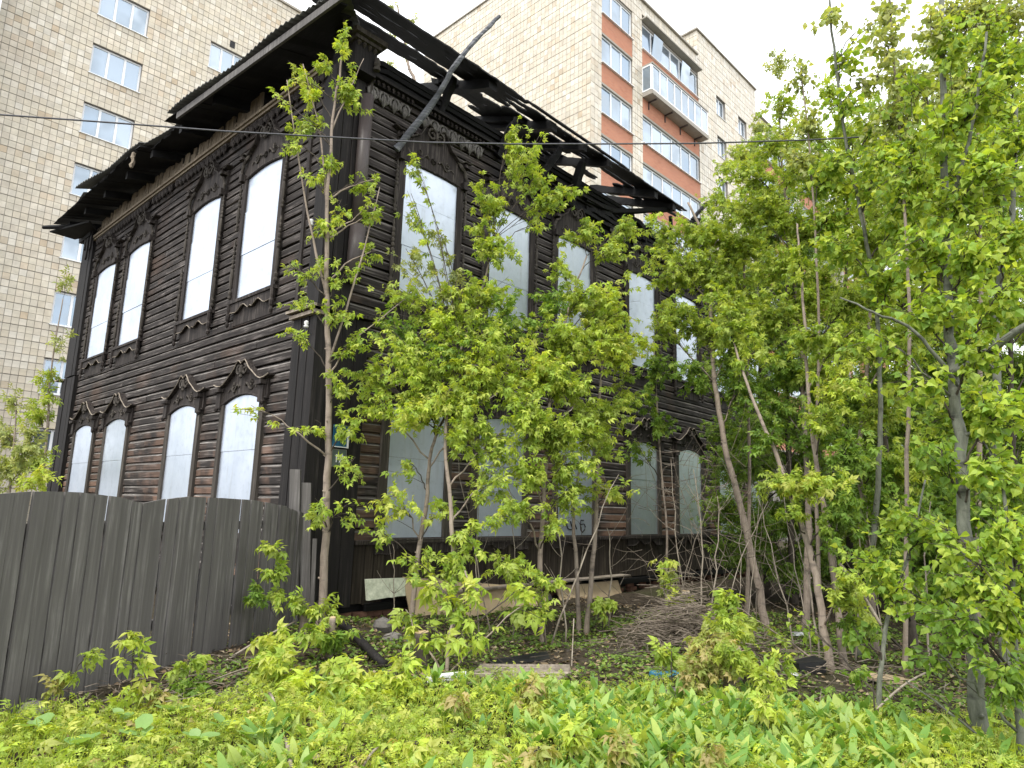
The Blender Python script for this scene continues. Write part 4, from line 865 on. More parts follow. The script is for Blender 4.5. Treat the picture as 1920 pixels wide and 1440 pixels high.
def tree(name, label, group, trunk, r0, r1, blobs, leaf='maple', templ=None, size=.135, barkm=None, dens=1., seedpt=None, cat='tree', twigr=.005, droop=.45, extra=None, root_z=None):
    """trunk [(px,py,depth)...] bottom to top; blobs [(px,py,rx,ry,depth[,n scale])] pixel ellipses turned into 3D clumps"""
    templ = templ or MAPLE; barkm = barkm or BARK1
    T = [np.array(at(*p)) for p in trunk]; T[0][2] = hgt(T[0][0], T[0][1])-.06
    base = T[0].copy(); base[2] += .06
    root = thing(name, label, cat, base, 0, group); L = lambda P: P-base
    # smooth trunk
    pts = []; n = len(T)
    for i in range(n-1):
        p0, p1, p2, p3 = T[max(i-1, 0)], T[i], T[i+1], T[min(i+2, n-1)]
        for t in np.linspace(0, 1, 6, endpoint=False): pts.append(.5*((2*p1)+(-p0+p2)*t+(2*p0-5*p1+4*p2-p3)*t*t+(-p0+3*p1-3*p2+p3)*t**3))
    pts.append(T[-1]); pts = np.array(pts); k_ = len(pts); pts[1:-1] += rng.normal(0, r0*.12, (k_-2, 3))
    R = np.array([r0+(r1-r0)*(i/(k_-1))**.9 for i in range(k_)]); R[0] *= 1.35
    if k_ > 2: R[1] *= 1.08
    m = MB(); m.tube([L(p) for p in pts], list(R), 8)
    for i in range(3, k_-1, 2):            # branch scars
        if R[i] > .012: m.tube([L(pts[i]), L(pts[i])+np.array([random.uniform(-1, 1), random.uniform(-1, -.2), .5])*R[i]*1.5], [R[i]*.5, R[i]*.22], 5)
    m.build('trunk', barkm, root, True)
    for lm in (extra or []):
        q_ = [at(*p) for p in lm[0]]; m = MB(); c_ = []
        for a_, b_ in zip(q_, q_[1:]): c_ += [a_+(b_-a_)*t_+rng.normal(0, .006, 3) for t_ in (0, .25, .5, .75)]
        c_.append(q_[-1]); m.tube([L(p) for p in c_], list(np.linspace(lm[1], lm[2], len(c_))), 7); m.build('limb', barkm, root, True)
    if not blobs: return root
    tw = MB(); LP = []; LD = []; LK = []; LS = []
    for bl in blobs:
        px, py, rx, ry, dep = bl[:5]; ns = bl[5] if len(bl) > 5 else 1.; kd = bl[6] if len(bl) > 6 else leaf
        sc_ = 1.22 if group in (G1, G2, 'poplars at the right edge') else 1.; c = np.array(at(px, py, dep)); sx = sc_*rx/F_PX*dep; sz = sc_*ry/F_PX*dep; sy = max(sx, min(sz, .5))*.9
        # branch from the trunk
        hd = np.linalg.norm((pts-c)[:, :2], axis=1); cost = hd+np.abs(pts[:, 2]-(c[2]-.55*hd-.5*sz))*.8
        a = pts[int(np.argmin(cost))]; ra = R[int(np.argmin(cost))]
        e = c+np.array([0, 0, sz*.35]); mid = (a+e)/2+np.array([0, 0, .12*np.linalg.norm(e-a)])+rng.normal(0, .05, 3)*np.linalg.norm(e-a)
        nb = 9; br = bez(a, mid, e, nb); br[1:-1] += rng.normal(0, .012, (nb-2, 3)); rb = min(ra*.55, .006+.008*np.linalg.norm(e-a)); rb = max(rb, twigr)
        LPz = [L(p) for p in br]; (tw if rb < .013 else MB()); mm = MB(); mm.tube(LPz, list(np.linspace(rb, twigr*.8, nb)), 5)
        if rb >= .012: mm.build('branch', barkm, root, True)
        else:
            o_ = len(tw.v); tw.v += mm.v; tw.f += [tuple(i+o_ for i in q) for q in mm.f]; tw.m += mm.m
        lp = size*F_PX/dep; low = .62 if (group == G1 and py > 930) else (.92 if group == G1 and px > 690 else (1.2 if group == G1 else 1.1)); nl = int(max(10, 2.1*low*dens*ns*math.pi*rx*ry/(lp*lp*.32))); nl = min(nl, 2600)
        ntw = max(5, min(80, nl//9)); per = max(3, nl//ntw)
        for _ in range(ntw):
            t0 = random.uniform(.35, 1.); s_ = br[int(t0*(nb-1))]
            u = rng.normal(0, 1, 3); u /= np.linalg.norm(u); u *= random.random()**.4; q = c+u*np.array([sx, sy, sz])*1.0
            if q[2] < hgt(q[0], q[1])+.05: q[2] = hgt(q[0], q[1])+random.uniform(.05, .25)
            mm_ = (s_+q)/2+np.array([0, 0, .10*np.linalg.norm(q-s_)]); tp = bez(s_, mm_, q, 5)
            tw.tube([L(p) for p in tp], [twigr*.8, twigr*.7, twigr*.6, twigr*.5, twigr*.35], 3, False)
            tt = np.sort(rng.uniform(.22, 1., per)); idx = tt*4; i0 = np.minimum(idx.astype(int), 3); fr = (idx-i0)[:, None]
            p = tp[i0]*(1-fr)+tp[i0+1]*fr; d = tp[i0+1]-tp[i0]; d /= np.maximum(np.linalg.norm(d, axis=1, keepdims=True), 1e-6)
            sd_ = rng.normal(0, .9, (per, 3)); sd_[:, 2] -= droop; LP.append(p+rng.normal(0, .012, (per, 3))); LD.append(d*.55+sd_); LK.append(tints(kd, per)*rng.uniform(.88, 1.12))
    P = np.concatenate(LP); Dv = np.concatenate(LD); C = np.concatenate(LK)
    V, F_, C = instances(P, Dv, size, templ, C)
    if tw.f: tag(tw.build('twigs', BARK3 if barkm is not DRYW else DRYW, root), kind='stuff')
    tag(link('crown', arrmesh('crown', L(V), F_, LEAF, C), root), kind='stuff')
    global ALLTREES; ALLTREES += len(F_)
    return root
G1 = 'slender maples growing against the burnt house'
tree('maple_tree', 'slim straight pale-stemmed maple standing right at the corner of the burnt house', G1, [(606, 1135, 8.45), (612, 960, 8.4), (617, 760, 8.35), (613, 560, 8.3), (613, 400, 8.3), (622, 250, 8.3), (640, 110, 8.3)], .055, .012,
  [(648, 95, 14, 62, 8.3, .9), (655, 165, 34, 36, 8.3, .8), (570, 165, 26, 52, 8.3, .8, 'young'), (545, 130, 10, 22, 8.3, .6), (668, 180, 26, 44, 8.3, .9), (607, 130, 14, 38, 8.3, .8), (575, 235, 40, 40, 8.3, .6), (615, 300, 40, 40, 8.3, .45), (585, 350, 36, 40, 8.3, .4, 'young'), (545, 270, 26, 40, 8.3, .35), (520, 190, 12, 32, 8.3, .5),
   (600, 430, 45, 40, 8.3, .5), (640, 385, 26, 30, 8.3, .3, 'young'), (590, 510, 45, 36, 8.3, .45), (540, 500, 26, 20, 8.2, .4), (650, 520, 40, 30, 8.3, .5), (560, 570, 40, 26, 8.2, .35), (640, 590, 46, 34, 8.3, .5), (560, 640, 36, 26, 8.2, .35), (660, 650, 40, 36, 8.3, .55), (640, 720, 46, 30, 8.2, .5), (590, 800, 45, 30, 8.2, .3), (655, 800, 40, 40, 8.2, .5), (665, 870, 40, 30, 8.2, .5), (590, 950, 40, 36, 8.1, .9), (650, 960, 40, 30, 8.1, .5), (470, 770, 30, 24, 8.0, .25, 'young'), (690, 340, 20, 30, 8.5, .5), (700, 400, 26, 36, 8.5, .5), (705, 480, 26, 26, 8.6, .8), (712, 345, 16, 26, 8.6, 1.), (706, 410, 20, 30, 8.6, .7)],
  size=.085, dens=.6, extra=[([(613, 400, 8.3), (600, 250, 8.3), (568, 120, 8.3)], .016, .006), ([(613, 560, 8.3), (575, 400, 8.3), (538, 150, 8.3)], .02, .006), ([(620, 250, 8.3), (655, 170, 8.3), (682, 110, 8.3)], .012, .005), ([(617, 680, 8.3), (680, 480, 8.5), (712, 350, 8.6)], .016, .006), ([(617, 700, 8.3), (660, 640, 8.4), (760, 560, 8.7)], .012, .006)])
tree('maple_tree', 'crooked maple with a forking dark trunk before the first lower window right of the corner', G1, [(768, 1185, 8.6), (782, 1060, 8.6), (800, 940, 8.6), (808, 850, 8.6), (830, 790, 8.6), (870, 730, 8.7)], .038, .012,
  [(775, 700, 75, 60, 8.5, 1.15), (800, 770, 85, 50, 8.4, 1.2, 'young'), (730, 650, 60, 50, 8.6, .8), (870, 760, 70, 40, 8.4, 1.), (740, 560, 50, 50, 8.8, .6), (850, 660, 70, 50, 8.7, .7, 'deep'), (720, 620, 50, 40, 8.7, .5, 'deep'), (860, 600, 40, 40, 8.9, .5), (890, 800, 50, 40, 8.4, .6), (820, 600, 60, 50, 8.7, .8), (760, 480, 40, 36, 8.9, .45, 'pale'), (730, 940, 46, 40, 8.3, .8, 'young'), (700, 1000, 30, 26, 8.3, .6), (840, 960, 50, 34, 8.4, .6), (770, 880, 40, 26, 8.5, .3), (830, 510, 50, 40, 9., .5, 'pale'), (770, 380, 24, 46, 9., .5), (815, 430, 26, 36, 9., .35, 'pale'), (765, 290, 16, 36, 8.9, .7), (700, 760, 50, 50, 8.6, .5), (680, 700, 40, 40, 8.6, .5)], size=.092)
tree('maple_tree', 'leafy maple with a straight thin trunk in the middle of the right-hand facade', G1, [(858, 1235, 8.), (852, 1100, 8.1), (846, 960, 8.2), (835, 820, 8.3), (850, 700, 8.6), (900, 560, 9.), (925, 450, 9.2)], .034, .01,
  [(930, 640, 70, 50, 8.6, .9), (920, 560, 60, 50, 8.9, .75), (935, 470, 55, 45, 9.1, .8), (925, 380, 42, 45, 9.2, .8), (980, 290, 22, 60, 9.3, .9), (960, 240, 16, 30, 9.3, .9), (1010, 330, 34, 30, 9.3, .8), (1035, 380, 46, 26, 9.3, .8), (1075, 355, 36, 24, 9.3, .8), (900, 340, 22, 20, 9.3, .6), (880, 700, 60, 44, 8.5, 1.1, 'young'), (880, 820, 56, 40, 8.2, .7), (860, 1060, 56, 40, 7.9, .8), (890, 1010, 50, 36, 8., .7), (770, 1060, 36, 34, 7.9, .8), (845, 1130, 40, 26, 7.7, .8), (1010, 270, 20, 40, 9.3, .7), (860, 560, 50, 50, 8.8, .6), (940, 720, 70, 50, 8.7, .8), (960, 600, 60, 50, 9., .7, 'deep'), (930, 900, 50, 50, 8.3, .6), (940, 830, 50, 50, 8.4, .7), (900, 430, 30, 30, 9.2, .5), (1010, 420, 26, 26, 9.3, .4)], size=.092)
tree('maple_tree', 'dense bright maple clump at the centre, its stems rising before the second lower window', G1, [(1020, 1200, 8.6), (1012, 1060, 8.7), (1022, 900, 8.8), (1030, 760, 8.9), (1060, 600, 9.2), (1100, 480, 9.5)], .04, .01,
  [(1000, 700, 75, 60, 8.8, 1.2, 'young'), (1070, 720, 70, 50, 8.9, 1.1), (1040, 630, 70, 50, 9., 1.), (1100, 560, 60, 46, 9.2, 1.), (1120, 640, 70, 50, 9.2, 1., 'young'), (1085, 440, 46, 36, 9.5, .7), (1040, 500, 40, 36, 9.4, .55), (1150, 470, 46, 30, 9.7, .8), (1190, 430, 46, 26, 9.9, .8), (1010, 800, 70, 46, 8.5, .9), (1080, 860, 55, 46, 8.6, .8), (980, 880, 60, 46, 8.3, .8), (950, 950, 60, 50, 8.1, .8), (1030, 980, 46, 36, 8.3, .55), (940, 1060, 66, 34, 8., .9), (1020, 1090, 50, 34, 7.9, .9), (1000, 1140, 44, 26, 7.7, .7), (980, 760, 50, 50, 8.4, 1.), (1050, 820, 60, 50, 8.7, .8), (1030, 560, 50, 44, 9.2, .6, 'deep'), (1150, 600, 50, 50, 9.4, .6), (1100, 790, 60, 40, 8.9, .8), (1070, 930, 40, 40, 8.6, .5), (1170, 560, 32, 56, 9.6, .9, 'young')], size=.092)
tree('maple_tree', 'left one of the pair of thin tan trunks rising beside the beige sheets', G1, [(1086, 1178, 9.6), (1080, 1050, 9.7), (1075, 960, 9.8), (1090, 860, 9.9)], .036, .014,
  [(1060, 900, 40, 30, 9.6, .5), (1100, 800, 56, 46, 9.8, .9), (1070, 940, 40, 30, 9.6, .4)], size=.092)
tree('maple_tree', 'right one of the pair of thin tan trunks rising beside the beige sheets', G1, [(1098, 1178, 9.5), (1112, 1050, 9.6), (1120, 900, 9.7), (1122, 760, 9.9), (1135, 640, 10.1)], .04, .014,
  [(1130, 780, 60, 40, 9.7, .9), (1160, 660, 46, 50, 10., .9, 'young'), (1150, 920, 44, 18, 9.4, .8, 'young'), (1130, 850, 36, 40, 9.6, .4), (1180, 730, 46, 36, 10., .5), (1190, 640, 40, 40, 10.2, .8, 'young')], size=.092)
tree('maple_tree', 'small maple sprouting below the beige sheet with broad drooping leaves', G1, [(838, 1250, 7.), (845, 1180, 7.1), (880, 1120, 7.2), (872, 1070, 7.3)], .022, .008,
  [(870, 1110, 46, 36, 7.1, .55, 'young'), (885, 1150, 30, 40, 7.1, .5), (870, 1195, 46, 26, 6.9, .8), (800, 1180, 44, 22, 7.1, .7), (980, 1150, 44, 30, 7.3, .7), (1000, 1100, 36, 18, 7.4, .8, 'young'), (760, 1155, 26, 26, 7.6, .6), (810, 1090, 40, 26, 7.4, .6)], size=.15, droop=.8)
# right-hand thicket
G2 = 'trees of the thicket right of the burnt house'
dk = 'deep'
tree('maple_tree', 'tall leaning tan-trunked maple past the far end of the burnt roof', G2, [(1438, 1152, 10.2), (1400, 1000, 10.4), (1352, 800, 10.7), (1333, 640, 11.), (1330, 480, 11.2), (1290, 380, 11.4)], .062, .02,
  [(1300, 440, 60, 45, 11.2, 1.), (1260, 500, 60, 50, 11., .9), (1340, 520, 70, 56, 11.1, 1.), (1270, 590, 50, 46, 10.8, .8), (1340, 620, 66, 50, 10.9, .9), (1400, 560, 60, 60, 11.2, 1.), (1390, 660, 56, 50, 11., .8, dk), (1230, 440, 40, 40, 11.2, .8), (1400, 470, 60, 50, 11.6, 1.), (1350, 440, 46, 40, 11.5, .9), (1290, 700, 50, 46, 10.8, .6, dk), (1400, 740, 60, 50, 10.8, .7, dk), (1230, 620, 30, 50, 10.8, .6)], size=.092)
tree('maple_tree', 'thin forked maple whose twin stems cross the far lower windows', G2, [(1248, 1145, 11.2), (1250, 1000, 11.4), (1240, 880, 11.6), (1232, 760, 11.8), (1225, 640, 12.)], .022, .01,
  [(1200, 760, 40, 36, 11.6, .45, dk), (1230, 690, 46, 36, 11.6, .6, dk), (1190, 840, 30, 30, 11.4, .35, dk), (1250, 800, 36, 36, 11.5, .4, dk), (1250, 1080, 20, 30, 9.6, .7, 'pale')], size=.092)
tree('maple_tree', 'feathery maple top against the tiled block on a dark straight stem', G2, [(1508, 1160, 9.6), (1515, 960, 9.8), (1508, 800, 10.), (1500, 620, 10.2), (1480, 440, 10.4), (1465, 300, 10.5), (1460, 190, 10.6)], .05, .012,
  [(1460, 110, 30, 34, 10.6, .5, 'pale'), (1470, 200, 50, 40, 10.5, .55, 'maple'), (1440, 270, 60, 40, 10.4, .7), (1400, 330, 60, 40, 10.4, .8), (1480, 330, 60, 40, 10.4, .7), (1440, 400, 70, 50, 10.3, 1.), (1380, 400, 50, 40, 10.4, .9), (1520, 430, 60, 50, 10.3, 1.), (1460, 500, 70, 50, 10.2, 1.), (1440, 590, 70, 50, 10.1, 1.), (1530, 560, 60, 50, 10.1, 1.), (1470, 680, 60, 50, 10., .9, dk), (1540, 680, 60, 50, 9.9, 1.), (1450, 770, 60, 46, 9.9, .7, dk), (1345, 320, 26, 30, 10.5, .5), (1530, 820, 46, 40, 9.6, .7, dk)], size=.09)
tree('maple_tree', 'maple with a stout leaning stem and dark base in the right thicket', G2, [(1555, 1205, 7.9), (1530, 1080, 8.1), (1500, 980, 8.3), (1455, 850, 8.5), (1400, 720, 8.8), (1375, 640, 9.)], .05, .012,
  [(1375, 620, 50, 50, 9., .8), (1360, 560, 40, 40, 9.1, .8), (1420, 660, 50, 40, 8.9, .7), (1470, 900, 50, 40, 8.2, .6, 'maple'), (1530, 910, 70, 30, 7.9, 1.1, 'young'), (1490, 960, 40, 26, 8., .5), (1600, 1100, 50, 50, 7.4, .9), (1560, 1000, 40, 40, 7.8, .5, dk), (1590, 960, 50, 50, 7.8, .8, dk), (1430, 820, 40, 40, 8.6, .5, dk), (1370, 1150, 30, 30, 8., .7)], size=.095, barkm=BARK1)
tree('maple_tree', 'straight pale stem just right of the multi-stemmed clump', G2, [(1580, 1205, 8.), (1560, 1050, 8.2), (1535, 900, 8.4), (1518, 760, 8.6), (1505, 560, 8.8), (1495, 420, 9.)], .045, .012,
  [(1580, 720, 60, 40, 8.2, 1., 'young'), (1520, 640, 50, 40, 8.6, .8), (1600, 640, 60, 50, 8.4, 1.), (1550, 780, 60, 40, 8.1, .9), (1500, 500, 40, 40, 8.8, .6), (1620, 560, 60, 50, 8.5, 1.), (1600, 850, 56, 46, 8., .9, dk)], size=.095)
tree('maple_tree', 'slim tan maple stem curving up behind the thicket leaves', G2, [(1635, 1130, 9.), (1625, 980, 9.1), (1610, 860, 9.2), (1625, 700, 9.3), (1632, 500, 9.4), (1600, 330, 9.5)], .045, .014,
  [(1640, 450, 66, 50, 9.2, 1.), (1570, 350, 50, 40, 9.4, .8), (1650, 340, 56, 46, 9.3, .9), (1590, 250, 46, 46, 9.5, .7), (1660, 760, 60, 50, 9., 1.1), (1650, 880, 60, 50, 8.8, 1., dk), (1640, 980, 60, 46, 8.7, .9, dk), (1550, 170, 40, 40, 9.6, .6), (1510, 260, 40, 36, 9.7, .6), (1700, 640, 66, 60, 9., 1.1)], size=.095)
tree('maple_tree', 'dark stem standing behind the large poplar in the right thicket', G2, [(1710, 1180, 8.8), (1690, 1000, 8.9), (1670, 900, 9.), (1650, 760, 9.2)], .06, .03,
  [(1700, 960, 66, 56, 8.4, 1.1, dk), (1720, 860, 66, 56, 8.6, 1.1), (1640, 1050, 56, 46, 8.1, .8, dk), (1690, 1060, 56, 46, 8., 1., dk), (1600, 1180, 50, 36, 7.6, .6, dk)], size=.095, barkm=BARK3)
POPS = dict(leaf='poplar', templ=POPLAR, size=.072, barkm=BARK2, droop=.7, dens=.85)
G3 = 'poplars at the right edge'
tree('poplar_tree', 'large grey poplar with a swollen base and a big fork at the right', G3, [(1832, 1340, 5.3), (1828, 1250, 5.35), (1812, 1050, 5.5), (1802, 850, 5.6), (1786, 700, 5.7), (1778, 560, 5.8), (1772, 400, 5.9), (1768, 200, 6.), (1765, 20, 6.1), (1762, -120, 6.2)], .062, .02,
  [(1740, 60, 26, 70, 6., .8, 'pale'), (1790, 90, 50, 80, 5.9, 1.), (1700, 180, 40, 70, 6.1, .5), (1780, 240, 60, 70, 5.8, 1.1), (1850, 180, 60, 90, 5.6, 1.1), (1700, 330, 66, 66, 5.9, .9), (1800, 380, 66, 66, 5.7, 1.1), (1870, 320, 60, 70, 5.5, 1.2), (1720, 460, 66, 60, 5.8, 1.), (1840, 480, 66, 60, 5.5, 1.1), (1760, 560, 60, 50, 5.6, .8), (1890, 560, 50, 60, 5.3, 1.1), (1700, 600, 60, 46, 5.7, .7), (1850, 660, 60, 50, 5.3, .8), (1890, 780, 50, 60, 5.2, 1.1), (1730, 720, 66, 40, 5.5, .6), (1850, 880, 66, 50, 5.2, 1.), (1760, 860, 60, 50, 5.4, .6, dk), (1640, 640, 70, 36, 5.6, .45)],
  extra=[([(1792, 700, 5.65), (1850, 660, 5.4), (1925, 608, 5.1), (2000, 560, 4.9)], .036, .022), ([(1795, 725, 5.65), (1760, 670, 5.6), (1700, 610, 5.6), (1640, 585, 5.6), (1575, 558, 5.7)], .02, .007), ([(1772, 390, 5.9), (1800, 330, 5.8), (1830, 200, 5.6), (1850, 60, 5.5)], .022, .01)], **POPS)
tree('poplar_tree', 'second darker poplar stem close behind the large forked one', G3, [(1880, 1200, 7.2), (1868, 1050, 7.3), (1862, 900, 7.4), (1868, 700, 7.5), (1872, 540, 7.6), (1900, 380, 7.7), (1905, 200, 7.8)], .06, .025,
  [(1890, 120, 50, 70, 7.4, 1.1), (1840, 60, 50, 60, 7.5, .9), (1900, 250, 50, 60, 7.3, 1.2), (1830, 300, 60, 60, 7.5, 1.), (1900, 440, 60, 60, 7.2, 1.2), (1800, 620, 60, 60, 7.4, 1.), (1830, 760, 66, 60, 7.2, 1.1), (1900, 900, 60, 66, 7., 1.2), (1820, 960, 66, 60, 7., 1., dk), (1770, 780, 60, 60, 7.4, .9)], **POPS)
tree('poplar_tree', 'slender poplar stem whose pale top reaches the upper edge against the sky', G3, [(1600, 1175, 8.4), (1640, 980, 8.4), (1650, 800, 8.4), (1645, 600, 8.3), (1620, 430, 8.2), (1585, 260, 8.1), (1560, 60, 8.), (1550, -60, 8.)], .04, .012,
  [(1560, 30, 40, 44, 8., .55, 'pale'), (1590, 110, 50, 50, 8., .55), (1640, 60, 36, 60, 8., .3, 'pale'), (1600, 200, 56, 50, 8., .7), (1680, 130, 40, 60, 8., .35, 'pale'), (1650, 240, 56, 50, 8., .6), (1560, 300, 56, 46, 8.1, .7), (1640, 350, 60, 50, 8.1, .9), (1700, 420, 60, 60, 8., .9), (1680, 520, 66, 56, 8., 1.), (1560, 460, 50, 46, 8.2, .8), (1690, 30, 26, 40, 8., .4, 'pale'), (1630, 150, 40, 40, 8., .5, 'pale')], **dict(POPS, size=.095))
POPS['size'] = .066
tree('poplar_tree', 'leafy young poplar low at the right edge covering the big poplar foot', G3, [(1905, 1330, 4.9), (1900, 1180, 5.), (1895, 1050, 5.1), (1880, 900, 5.2)], .03, .01,
  [(1880, 1010, 60, 60, 5., 1.3), (1830, 1080, 60, 56, 5., 1.1), (1770, 1090, 50, 50, 5.1, .8), (1880, 1150, 60, 60, 4.8, 1.3), (1790, 1180, 60, 50, 4.9, .9, dk), (1880, 1270, 56, 50, 4.7, 1.2, dk), (1740, 1000, 46, 46, 5.2, .7), (1730, 1140, 46, 40, 5.2, .5, dk), (1740, 1230, 36, 30, 5., .5, dk), (1700, 1290, 30, 26, 5.2, .4, dk)], **dict(POPS, size=.062))
tree('poplar_tree', 'young poplar with large pale leaves drooping before the right thicket', G3, [(1640, 1290, 6.1), (1660, 1180, 6.3), (1700, 1050, 6.5), (1735, 900, 6.6)], .024, .008,
  [(1700, 980, 60, 46, 6.4, .7), (1640, 1060, 56, 46, 6.3, .6), (1690, 1110, 56, 46, 6.2, .7), (1740, 1000, 50, 50, 6.3, .8, dk), (1600, 1190, 46, 30, 6.2, .45, dk), (1500, 1170, 24, 20, 6.8, .5)], **dict(POPS, size=.068))
P7 = dict(leaf='pale', templ=POPLAR, size=.075, barkm=BARK1, droop=.6)
tree('poplar_tree', 'wispy pale poplar shoot topping out left of the tall slender one', G3, [(1540, 1180, 9.4), (1530, 900, 9.4), (1535, 600, 9.4), (1520, 300, 9.4), (1500, 120, 9.4)], .03, .008,
  [(1500, 150, 26, 40, 9.4, .7), (1520, 230, 34, 40, 9.4, .8), (1545, 330, 40, 50, 9.4, .9, 'poplar'), (1500, 300, 40, 40, 9.4, .7), (1560, 420, 50, 50, 9.4, 1., 'poplar')], **P7)
tree('poplar_tree', 'slim poplar with grey hanging leaves between the slender and the big forked poplars', G3, [(1690, 1180, 7.6), (1700, 900, 7.5), (1705, 600, 7.4), (1690, 300, 7.3), (1672, 60, 7.2), (1665, -60, 7.2)], .028, .008,
  [(1670, 20, 30, 50, 7.2, .7), (1660, 90, 40, 50, 7.2, .7), (1700, 160, 50, 60, 7.2, .7), (1670, 230, 50, 50, 7.3, .8), (1720, 280, 50, 60, 7.3, 1., 'poplar'), (1650, 300, 50, 50, 7.3, .9, 'poplar'), (1700, 380, 60, 50, 7.4, 1., 'poplar'), (1740, 180, 40, 60, 7.2, .7)], **P7)
tree('poplar_tree', 'tall leafy poplar filling the upper right corner behind the big fork', G3, [(1830, 1200, 8.8), (1835, 900, 8.8), (1840, 600, 8.8), (1835, 300, 8.8), (1830, 20, 8.8), (1830, -80, 8.8)], .04, .012,
  [(1830, 20, 60, 60, 8.8, 1.), (1890, 40, 60, 70, 8.8, 1.), (1780, 30, 40, 60, 8.8, .8), (1850, 140, 70, 60, 8.8, 1.1, 'poplar'), (1770, 160, 50, 60, 8.8, .8), (1890, 220, 60, 70, 8.8, 1.1, 'poplar'), (1800, 270, 70, 60, 8.8, 1., 'poplar'), (1740, 300, 50, 60, 8.8, .9, 'poplar'), (1870, 360, 70, 60, 8.8, 1.1, 'poplar'), (1780, 400, 70, 60, 8.8, 1., 'poplar'), (1740, 90, 40, 50, 8.8, .6)], **P7)
tree('maple_tree', 'feathery light maple rising beside the tiled block corner', G2, [(1400, 1150, 11.4), (1405, 900, 11.4), (1400, 650, 11.4), (1395, 420, 11.4), (1420, 260, 11.4)], .035, .01,
  [(1425, 240, 24, 30, 11.4, .6, 'pale'), (1400, 300, 36, 36, 11.4, .6, 'pale'), (1350, 380, 40, 36, 11.4, .7), (1430, 380, 50, 40, 11.4, .8), (1380, 460, 60, 40, 11.4, .8), (1480, 260, 34, 40, 11.4, .6, 'pale')], size=.09)
# deep background trees that close the view to the right
G4 = 'background trees closing the thicket'
BG = [(1480, 12.6, 300, 'thin', 'deep'), (1590, 13.5, 250, 'x', 'maple'), (1700, 12.2, 200, 'x', 'maple'), (1800, 11.5, 150, 'x', 'deep'), (1900, 10.8, 100, 'x', 'maple'), (1650, 16, 300, 'x', 'maple'), (1760, 15, 280, 'x', 'maple'), (1870, 14.5, 200, 'x', 'deep'), (1980, 12, 100, 'x', 'maple'), (1430, 14.5, 520, 'x', 'deep')]
BL = ['dense dark-leaved tree behind the far end of the burnt house', 'soft green tree in the second row left of the slender poplar', 'round-headed tree in the second row behind the curving maple stem', 'dark-leaved tree in the second row behind the big poplar fork', 'second-row tree at the right edge above the young poplar', 'farther tree filling the gap left of the big poplar', 'farther tree filling the gap just right of the slender poplar', 'farther dark tree filling the gap at the right edge', 'farther tree cut by the right edge of the view', 'low dark tree hiding the far lower corner of the burnt house']
for (px, dep, top, _, kd), lb in zip(BG, BL):
    bl = []
    y = top
    while y < 1120:
        for q in (-1, 0, 1):
            x_ = px+q*random.uniform(55, 80)+random.uniform(-15, 15)
            if x_ < 1400 and y < 500: continue
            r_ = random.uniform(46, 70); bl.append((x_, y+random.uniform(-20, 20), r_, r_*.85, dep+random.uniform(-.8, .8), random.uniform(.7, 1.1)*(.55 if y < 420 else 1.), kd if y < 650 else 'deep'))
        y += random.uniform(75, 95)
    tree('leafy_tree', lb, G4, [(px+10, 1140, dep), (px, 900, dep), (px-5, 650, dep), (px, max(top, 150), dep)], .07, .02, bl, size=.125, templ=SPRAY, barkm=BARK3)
# far-off wood beyond, one mass
Pn = 15000; P = np.stack([rng.uniform(9, 34, Pn), rng.uniform(17, 30, Pn), np.abs(rng.normal(0, 3.2, Pn))+.1], 1); P = P[P[:, 0]/P[:, 1] > .48]; P = P[P[:, 2] < 8]
V, F_, C = instances(P, rng.normal(0, 1, P.shape), .42, SPRAY, tints('deep', len(P))); tag(link('far_wood', arrmesh('far_wood', V, F_, LEAF, C)), 'far mass of green wood behind the thicket', None, None, 'stuff')
# left gap
G5 = 'bushes between the fence and the tiled block'
tree('willow_bush', 'pale yellow-green bush above the fence at the left edge', G5, [(20, 960, 14), (25, 850, 14), (30, 760, 14)], .03, .01, [(20, 880, 50, 46, 14, 1.5, 'pale'), (60, 830, 40, 46, 14, 1.3, 'pale'), (80, 890, 40, 30, 13.5, 1.4, 'young'), (30, 760, 30, 36, 14, .6, 'pale'), (0, 820, 30, 50, 14, 1., 'pale')], size=.16, templ=SPRAY, cat='bush', dens=.8)
tree('maple_tree', 'thin young tree with loose leaves beside the far left corner of the burnt house', G5, [(82, 960, 15), (88, 820, 15), (95, 700, 15), (118, 560, 15)], .035, .01, [(70, 780, 30, 40, 15, 1.2, 'maple'), (90, 700, 26, 40, 15, .8, 'young'), (112, 640, 18, 34, 15, .8, 'pale'), (125, 530, 14, 26, 15, .9, 'pale'), (60, 860, 40, 40, 15, 1.2, 'maple'), (92, 740, 22, 22, 15, 1.)], size=.17, templ=SPRAY, dens=.8)
tree('birch_tree', 'sparse tree top seen over and through the burnt roof against the sky', None, [(790, 420, 24), (780, 240, 24), (765, 120, 24), (745, 10, 24)], .12, .03, [(740, 15, 22, 30, 24, .3, 'pale'), (760, 95, 16, 20, 24, .3, 'pale'), (720, 115, 14, 12, 24, .3, 'pale'), (780, 40, 14, 18, 24, .2, 'pale'), (735, 60, 20, 20, 24, .3, 'pale')], size=.28, templ=SPRAY)
